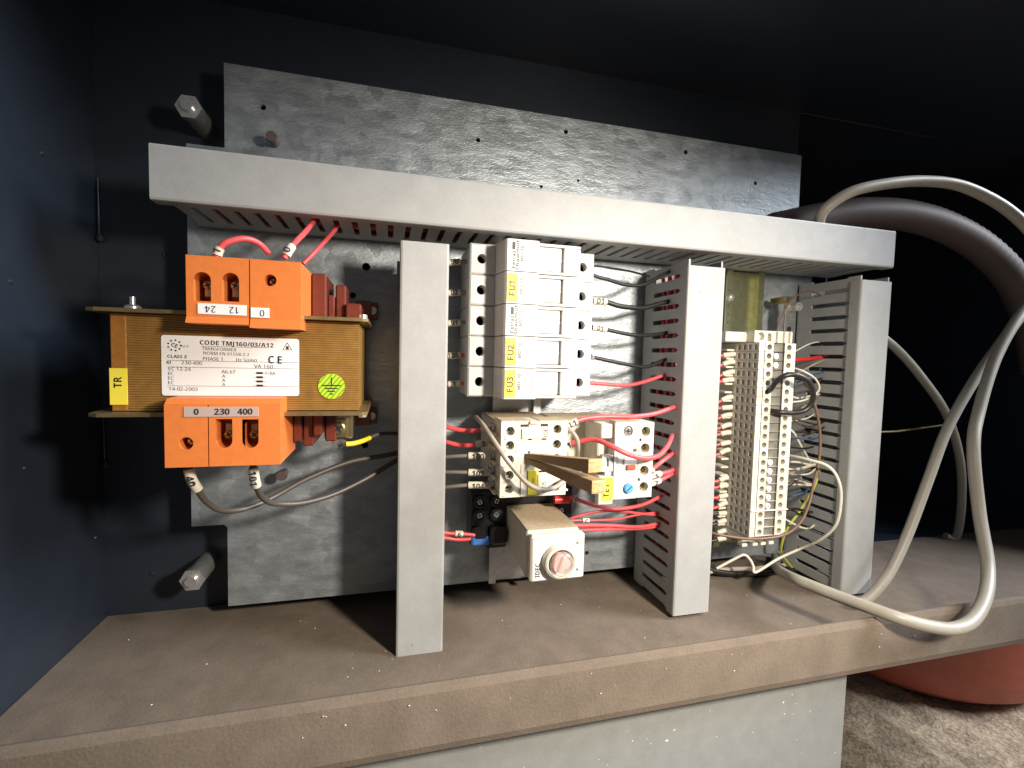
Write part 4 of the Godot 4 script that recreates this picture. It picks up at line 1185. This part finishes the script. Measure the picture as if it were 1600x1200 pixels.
func make_sticks() -> void:
	var L := ["wooden stick wedged against the contactor, upper of two", "wooden stick wedged against the contactor, lower of two"]
	var ends := [[Vector3(77.6, -55.6, 75.6), Vector3(98.8, -52.3, 118)], [Vector3(78.2, -58.4, 75.6), Vector3(101.0, -62.9, 118)]]
	for i in 2:
		var a: Vector3 = ends[i][0]
		var b: Vector3 = ends[i][1]
		var t := thing("wooden_stick", L[i], "stick", a, "wooden sticks wedged at the contactor")
		var h0 := [1.6, 1.2]
		var h1 := [3.9, 3.3]
		var ha: Vector2 = Vector2(2.2, 1.3)
		var hb: Vector2 = Vector2(3.9, 3.3)
		var ca := []
		var cb := []
		for s in [[-1, -1], [1, -1], [1, 1], [-1, 1]]:
			ca.append(a + Vector3(s[0] * ha.x, s[1] * ha.y, -0.4 * s[0]))
			cb.append(b + Vector3(s[0] * hb.x, s[1] * hb.y, -0.4 * s[0]))
		var st := mb()
		var mid := (a + b) / 2
		for k in 4:
			var j := (k + 1) % 4
			out_quad(st, ca[k], ca[j], cb[j], cb[k], mid)
		out_quad(st, ca[0], ca[1], ca[2], ca[3], mid)
		var o := part("shaft", st, "wood", t)
		st = mb()   # rough sawn end
		var rng := RandomNumberGenerator.new()
		rng.seed = 3 + i
		var grid := []
		for u in 7:
			var row := []
			for v in 7:
				var p: Vector3 = cb[0] + (cb[1] - cb[0]) * (u / 6.0) + (cb[3] - cb[0]) * (v / 6.0)
				var inside := u > 0 and u < 6 and v > 0 and v < 6
				row.append(p + Vector3(0, 0, rng.randf_range(0.0, 0.55) if inside else 0.0))
			grid.append(row)
		for u in 6:
			for v in 6:
				out_quad(st, grid[u][v], grid[u + 1][v], grid[u + 1][v + 1], grid[u][v + 1], mid)
		part("sawn_end", st, "wood_end", t)

func make_terminals() -> void:
	var x0 := 251.4
	var x1 := 281.0
	var pitch := 6.3
	var proto: Node3D = null
	for i in 22:
		var yb := 11.0 - i * pitch - pitch / 2
		var base := Vector3(266, yb, 7.6)
		var label := "beige rail terminal in the long row on the yellow rail"
		if proto == null:
			proto = thing("rail_terminal", label, "terminal", base, "rail terminals in the long row")
			var y0 := yb + 0.12
			var y1 := yb + pitch - 0.12
			var ym := (y0 + y1) / 2
			var st := mb()
			shell(st, x0, x1, y0, y1, 8, 52)
			cell(st, x0, 254.4, y0, y1, 52)
			cell(st, 255.0, 262.0, y0, y1, 52, circle(2.05), Vector2(258.6, ym), 10.0)
			cell(st, 271.6, x1, y0, y1, 52, circle(2.05), Vector2(275.4, ym), 10.0)
			var body := part("body", st, "terminal", proto)
			st = mb()
			cell(st, 254.4, 255.0, y0, y1, 50.8)
			cell(st, 262.0, 271.6, y0, y1, 50.2)
			quad(st, Vector3(262, y0, 50.2), Vector3(262, y1, 50.2), Vector3(262, y1, 52), Vector3(262, y0, 52), Vector3(1, 0, 0))
			quad(st, Vector3(271.6, y0, 50.2), Vector3(271.6, y1, 50.2), Vector3(271.6, y1, 52), Vector3(271.6, y0, 52), Vector3(-1, 0, 0))
			part("recess", st, "terminal_grey", proto)
			# four pockets in the left flank
			st = mb()
			xf = Transform3D(Basis(Vector3(0, 0, 1), Vector3(0, 1, 0), Vector3(-1, 0, 0)), Vector3(x0 - 1.6, 0, 0))
			for k in 4:
				var za := 30.2 + k * 5.4
				cell(st, za, za + 5.4, y0, y1, 0.0, rectangle(3.2, 3.7), Vector2(za + 2.6, ym - 0.2), 5.0)
			cell(st, 28.6, 30.2, y0, y1, 0.0)
			xf = Transform3D.IDENTITY
			box(st, Vector3(x0 - 1.55, y0, 51.6), Vector3(x0 + 0.2, y1, 52.2), 0.1)
			part("marker_pockets", st, "terminal", proto)
			st = mb()
			box(st, Vector3(243.5, y0, 8), Vector3(251.2, y0 + 1.5, 27.5), 0.2)
			part("wire_guide", st, "terminal", proto)
			st = mb()
			box(st, Vector3(281.2, y0, 8), Vector3(288.5, y0 + 1.5, 27.5), 0.2)
			part("wire_guide", st, "terminal", proto)
		else:
			copy_of(proto, "rail_terminal", label, base)
	# round pegs and end plates
	for k in [1, 2, 13, 14, 15, 16, 17, 18]:
		var y: float = 11.0 - k * pitch
		var t := thing("marker_peg", "small round white marker peg in the terminal row groove", "peg", Vector3(264, y, 50), "round marker pegs in the terminal row")
		var st := mb()
		lathe(st, Vector3(264.2, y, 50.2), Vector3(0, 0, 1), [Vector2(2.1, 0), Vector2(2.1, 2.4), Vector2(1.7, 2.8), Vector2(0, 2.8)], 18)
		part("peg", st, "label_white", t)
		text(t, ["2", "3", "4", "7", "8", "9", "1", "6"][k % 8], Vector3(264.2, y, 53.05), 2.2, 90, "ink")
	var t := thing("terminal_end_plate", "beige end plate closing the terminal row just above its last terminals", "end plate", Vector3(266, 11.0 - 18.5 * pitch - 0.4, 7.6))
	var st := mb()
	box(st, Vector3(250.4, 11.0 - 18.5 * pitch - 0.45, 52.1), Vector3(281.8, 11.0 - 18.5 * pitch + 0.45, 53.0), 0.2)
	part("plate", st, "terminal", t)
	t = thing("end_clamp", "beige end clamp with round hole on top of terminal row", "end clamp", Vector3(262, 14.3, 7.6))
	st = mb()
	var ys := 14.4
	shell(st, 250.0, 281.5, ys, 22.6, 8, 47)
	cell(st, 250.0, 260.0, ys, 22.6, 47, circle(3.0), Vector2(255.4, 18.6), 4.0)
	cell(st, 260.0, 266.0, ys, 22.6, 47, arch(3.6, 6.0, true), Vector2(262.6, 18.2), 4.0)
	cell(st, 266.0, 281.5, ys, 22.6, 47)
	box(st, Vector3(232, ys, 8), Vector3(249.8, 21.5, 40), 0.6)
	for x in [268.0, 274.0, 279.0]:
		box(st, Vector3(x, ys + 0.2, 47.02), Vector3(x + 1.7, 22.4, 49.0), 0.3)
	part("body", st, "terminal", t)
	t = thing("end_clamp", "beige end clamp with pale feet under the terminal row", "end clamp", Vector3(262, -131, 7.6))
	st = mb()
	box(st, Vector3(250, -130.5, 8), Vector3(279, -124.6, 46), 0.6)
	for x in [247.0, 256.0, 263.0, 270.0]:
		box(st, Vector3(x, -132.4, 44), Vector3(x + 4.5, -130.0, 49.5), 0.4)
	part("body", st, "terminal", t)
	# steel bracket with socket bolt at the right
	t = thing("steel_bracket", "grey steel bracket strip with socket bolt beside the terminal row", "bracket", Vector3(306, 8, 0))
	st = mb()
	box(st, Vector3(301.5, 4, 18), Vector3(311, 52, 20), 0.3)
	box(st, Vector3(301.5, 4, 0.1), Vector3(311, 6, 18), 0.3)
	part("strip", st, "rail_steel", t)
	st = mb()
	lathe(st, Vector3(307.2, 44, 20), Vector3(0, 0, 1), [Vector2(3.6, 0), Vector2(3.6, 6.5), Vector2(3.2, 7), Vector2(2.0, 7), Vector2(1.9, 4.5), Vector2(0, 4.5)], 20)
	part("socket_bolt", st, "steel", t)
	st = mb()
	cyl(st, Vector3(305.6, 27, 20.02), Vector3(305.6, 27, 20.3), 1.9, 1.9, 14)
	part("hole", st, "black", t)
	st = mb()
	box(st, Vector3(299, 47, 6), Vector3(303.5, 52, 21.5), 0.4)
	part("end_tab", st, "brass", t)

func make_wires() -> void:
	for d in WIRES:
		var pts := []
		for i in range(0, d[5].size(), 3):
			pts.append(Vector3(d[5][i], d[5][i + 1], d[5][i + 2]))
		var r: float = d[4]
		for i in pts.size():   # nothing sinks into the cabinet floor
			var lip: bool = pts[i].z > 108
			if not lip and pts[i].y < -176 + r:
				pts[i].y = -176 + r
		var base: Vector3 = pts[0]
		for p in pts:
			if p.y < base.y:
				base = p
		var hose: bool = d[3] == "hose"
		var t := thing(d[0], d[1], "hose" if hose else ("cable" if "cable" in d[0] else "wire"), base, d[2])
		var path := smooth_path(pts, 14 if hose else 7)
		var st := mb()
		tube(st, path, r, 28 if hose else (16 if r > 3 else 10), 0.35 if hose else 0.0)
		var o := part("sheath", st, d[3], t)
		for g in d[6]:
			var a := int(g[0] * (path.size() - 1))
			var b := maxi(int(g[1] * (path.size() - 1)), a + 1)
			var seg := path.slice(a, b + 1)
			var sr := maxf(r + 0.75, 2.1 if g[2].length() == 3 else 1.6)
			st = mb()
			tube(st, seg, sr, 12)
			var s := part("marker_sleeve", st, "marker", t)
			if g[2] != "":
				var mid: Vector3 = (seg[0] + seg[seg.size() - 1]) / 2
				mid = seg[0].lerp(seg[seg.size() - 1], 0.4 if g[2].length() == 3 and absf(seg[0].y - seg[seg.size() - 1].y) < 3.0 else 0.5)
				for q in seg:
					mid.z = maxf(mid.z, q.z)
				var dir: Vector3 = seg[seg.size() - 1] - seg[0]
				var toward := (Vector3(0, 0, 330) - mid).normalized()
				var ang := rad_to_deg(atan2(dir.y, dir.x))
				if absf(ang) > 100:
					ang += 180
				var span := dir.length()
				var hgt := minf(sr * 1.5, span * 1.1 / maxf(1.0, g[2].length() * 0.62))
				text(s, g[2], mid + Vector3(0, 0, sr + 0.08), hgt, ang, "ink", true)

func make_outside() -> void:
	var g := MeshInstance3D.new()
	g.name = "ground"
	org = Vector3.ZERO
	var st := mb()
	var nz := FastNoiseLite.new()
	nz.seed = 5
	nz.frequency = 0.03
	nz.fractal_octaves = 5
	# finer mesh where it shows, one sheet
	var xs := []
	var x := -2000.0
	while x < 4000.0:
		xs.append(x)
		x += 10.0 if x > 250.0 and x < 900.0 else 250.0
	var zs := []
	var z := -3000.0
	while z < 1500.0:
		zs.append(z)
		z += 10.0 if z > -250.0 and z < 150.0 else 250.0
	var hh := func(a: float, b: float) -> Vector3: return Vector3(a, -402.0 + 7.0 * nz.get_noise_2d(a, b), b)
	for i in xs.size() - 1:
		for j in zs.size() - 1:
			var a: Vector3 = hh.call(xs[i], zs[j]); var b: Vector3 = hh.call(xs[i + 1], zs[j])
			var c: Vector3 = hh.call(xs[i + 1], zs[j + 1]); var d: Vector3 = hh.call(xs[i], zs[j + 1])
			var n := (c - a).cross(b - d).normalized()
			if n.y < 0:
				n = -n
			quad(st, a, b, c, d, n)
	g.mesh = st.commit()
	g.material_override = mats["soil"]
	g.set_meta("kind", "structure")
	g.set_meta("label", "rough brown earth floor under the cabinet")
	add_child(g)
	var t := thing("support_panel", "pale grey painted panel under the cabinet lip with white specks", "panel", Vector3(0, -400, 92))
	st = mb()
	box(st, Vector3(-420, -400, 86), Vector3(284, -184.3, 104), 1.2)
	part("sheet", st, "panel_grey", t)
	st = mb()
	var rng := RandomNumberGenerator.new()
	rng.seed = 21
	for i in 95:
		var r := rng.randf_range(0.15, 0.5) * (1.0 if i % 6 else 2.0)
		xf = Transform3D(Basis(Vector3(0, 0, 1), rng.randf() * TAU), Vector3(rng.randf_range(-60, 280), rng.randf_range(-300, -190), 104.02))
		var blob := PackedVector2Array()
		for k in 9:
			var w := TAU * k / 9
			blob.append(Vector2(cos(w), sin(w) * 0.7) * r * rng.randf_range(0.55, 1.25))
		prism(st, blob, 2, 0.0, 0.12)
	xf = Transform3D.IDENTITY
	var sp := part("paint_specks", st, "speck", t)
	sp.set_meta("kind", "stuff")
	# red tub on the ground
	t = thing("red_tub", "large worn red plastic tub lying on the earth floor", "tub", Vector3(720, -402, -190))
	st = mb()
	var prof := [Vector2(0, -4), Vector2(110, -4), Vector2(136, 2), Vector2(152, 14), Vector2(164, 40), Vector2(176, 100), Vector2(184, 190), Vector2(188, 196), Vector2(182, 198), Vector2(160, 60), Vector2(0, 12)]
	lathe(st, Vector3(722, -398, -180), Vector3(0, 1, 0), prof, 72)
	part("shell", st, "tub_red", t)

func make_torch() -> void:
	var at := Vector3(232, 92, 402)
	var aim := (Vector3(110, -112, 40) - at).normalized()
	var t := thing("hand_torch", "small black hand torch shining into the cabinet", "torch", at)
	var st := mb()
	lathe(st, at, -aim, [Vector2(12.5, -4), Vector2(12.5, 14), Vector2(9, 22), Vector2(9, 90), Vector2(0, 91)], 28)
	part("barrel", st, "black_plastic", t)
	st = mb()
	cyl(st, at - aim * 1.0, at, 10.5, 10.5, 28)
	part("torch_lens", st, "lamp_glow", t)
	var l := SpotLight3D.new()
	l.name = "torch_beam"
	l.light_energy = 0.37
	l.light_color = Color(1.0, 0.95, 0.88)
	l.light_size = 0.022
	l.spot_angle = 50.0
	l.spot_angle_attenuation = 1.0
	l.spot_range = 4.0
	l.spot_attenuation = 2.0
	l.shadow_enabled = true
	l.position = aim * 6.0 * U
	t.add_child(l)
	l.basis = Basis.looking_at(aim, Vector3.UP)

func make_fill_light() -> void:
	# fill light added out of view at the right; no lamp is known there
	var at := Vector3(1450, 820, 600)
	var t := thing("added_fill_panel", "added fill light panel out of view at the right of the cabinet", "lamp", at)
	var st := mb()
	xf = Transform3D(Basis.looking_at(Vector3(-0.78, -0.55, -0.3).normalized(), Vector3.UP), at)
	box(st, Vector3(-310, -310, 2), Vector3(310, 310, 40), 3.0)
	part("housing", st, "duct", t)
	st = mb()
	box(st, Vector3(-295, -295, -1), Vector3(295, 295, 1), 0.5)
	part("fill_diffuser", st, "fill_glow", t)
	xf = Transform3D.IDENTITY
	var l := AreaLight3D.new()
	l.name = "fill_light"
	l.area_size = Vector2(0.58, 0.58)
	l.light_energy = 4.4
	l.light_color = Color(0.95, 0.97, 1.0)
	l.area_range = 6.0
	l.shadow_enabled = true
	l.position = Vector3(-4, -4, -2) * U
	t.add_child(l)
	l.basis = Basis.looking_at(Vector3(-0.78, -0.55, -0.3).normalized(), Vector3.UP)

func _ready() -> void:
	var cam := Camera3D.new()
	cam.name = "camera"
	add_child(cam)
	cam.transform = Transform3D(Basis(Vector3(0.96741833, 0.02488703, 0.25195714), Vector3(-0.00945878, 0.9980151, -0.06226074), Vector3(-0.25300652, 0.05784897, 0.9657335)).orthonormalized(), Vector3(0, 0, 0.33))
	cam.fov = 77.78
	cam.near = 0.01
	cam.far = 30.0
	cam.current = true
	var we := WorldEnvironment.new()
	we.name = "surroundings"
	var e := Environment.new()
	e.background_mode = Environment.BG_COLOR
	e.background_color = Color(0.33, 0.335, 0.345)
	e.background_energy_multiplier = 1.2
	e.tonemap_mode = Environment.TONE_MAPPER_LINEAR
	e.tonemap_exposure = 1.0
	e.sdfgi_enabled = true
	e.ssao_enabled = true
	e.ssil_enabled = true
	we.environment = e
	add_child(we)
	make_materials()
	make_torch()
	make_fill_light()
	make_outside()
	make_cabinet()
	make_plate()
	make_duct("cable_duct", "long horizontal grey slotted duct with plain lid, along the plate top", Vector3(361, 73.2, 0), 474, PI / 2, 25, 55, [0], 0, 474)
	make_duct("cable_duct", "grey slotted duct standing between transformer and fuse holders", Vector3(7.2, -176, 0), 238, 0.0, 25, 55, [], 0, 238.5, [[8, 6, 0.5]])
	make_duct("cable_duct", "grey slotted duct standing between fuse holders and terminal row, red wires inside", Vector3(189.5, -173, 0), 240, 0.0, 26, 55, [0], 0, 235, [[8, 218, 0.6]])
	make_duct("cable_duct", "grey slotted duct standing right of the terminal row", Vector3(333, -174, 0), 240, 0.0, 27, 55, [0], 0, 236, [])
	make_rail("din_rail", "zinc plated top hat rail behind fuse holders and contactor", 71.0, -162, 72, "rail_steel", false)
	make_rail("din_rail", "yellow passivated top hat rail behind the terminal row", 256.5, -150, 72, "rail_yellow", true)
	make_transformer()
	make_fuses()
	make_contactor()
	make_overload()
	make_timer()
	make_sticks()
	make_terminals()
	make_duct_wires()
	make_wires()

func make_duct_wires() -> void:
	# red wires that run up inside the middle duct, seen through its slots
	var rng := RandomNumberGenerator.new()
	rng.seed = 9
	for i in 7:
		var pts := []
		var x := 193.5 + (i % 2) * 3.6
		var z := 18.0 + i * 4.3
		for k in 9:
			pts.append(Vector3(x + rng.randf_range(-0.8, 1.2), -150.0 + k * 27.0, z + rng.randf_range(-1.5, 1.5)))
		var t := thing("red_wire", "red wire running up inside the middle duct behind its slots", "wire", pts[0], "red wires inside the middle duct")
		var st := mb()
		tube(st, smooth_path(pts, 5), 1.35, 10)
		part("sheath", st, "red", t)
	# tangle of thin wires between the terminal row and the right duct
	var kinds := [["cream", "white"], ["blackt", "black"], ["greywire", "grey"], ["brown", "brown"], ["blue", "blue"], ["blackt", "black"]]
	for i in 20:
		var k: Array = kinds[i % 6]
		var y := 6.0 - i * 6.3 + rng.randf_range(-1.0, 1.0)
		var y2 := y + rng.randf_range(-22.0, 14.0)
		var zz := rng.randf_range(14.0, 30.0)
		var bow := rng.randf_range(-10.0, 12.0)
		var pts := [Vector3(284, y, 25), Vector3(292, y - 0.5, 26 + bow * 0.3), Vector3(303 + rng.randf_range(-3, 4), (y + y2) / 2 + bow, 30 + bow), Vector3(320, y2 + bow * 0.4, zz + 6), Vector3(337, y2, zz)]
		var t := thing("thin_" + k[1] + "_wire", "thin " + k[1] + " wire in the tangle between terminal row and right duct", "wire", pts[4], "tangle of thin wires right of the terminal row")
		var st := mb()
		tube(st, smooth_path(pts, 6), rng.randf_range(0.55, 0.85), 8)
		part("sheath", st, k[0], t)
	# black and red wires added inside the top duct to darken its slots
	for i in 8:
		var pts := []
		var y := 77.5 + (i % 3) * 5.0
		var z := 9.0 + i * 4.6
		for k in 12:
			pts.append(Vector3(-95.0 + k * 40.0, y + rng.randf_range(-1.2, 1.2), z + rng.randf_range(-1.5, 1.5)))
		var dark: bool = i % 3 != 0
		var t := thing("black_wire" if dark else "red_wire", ("black" if dark else "red") + " wire added inside the long top duct to darken its slots", "wire", pts[0], "wires added inside the top duct")
		var st := mb()
		tube(st, smooth_path(pts, 4), 2.0, 10)
		part("sheath", st, "blackt" if dark else "red", t)
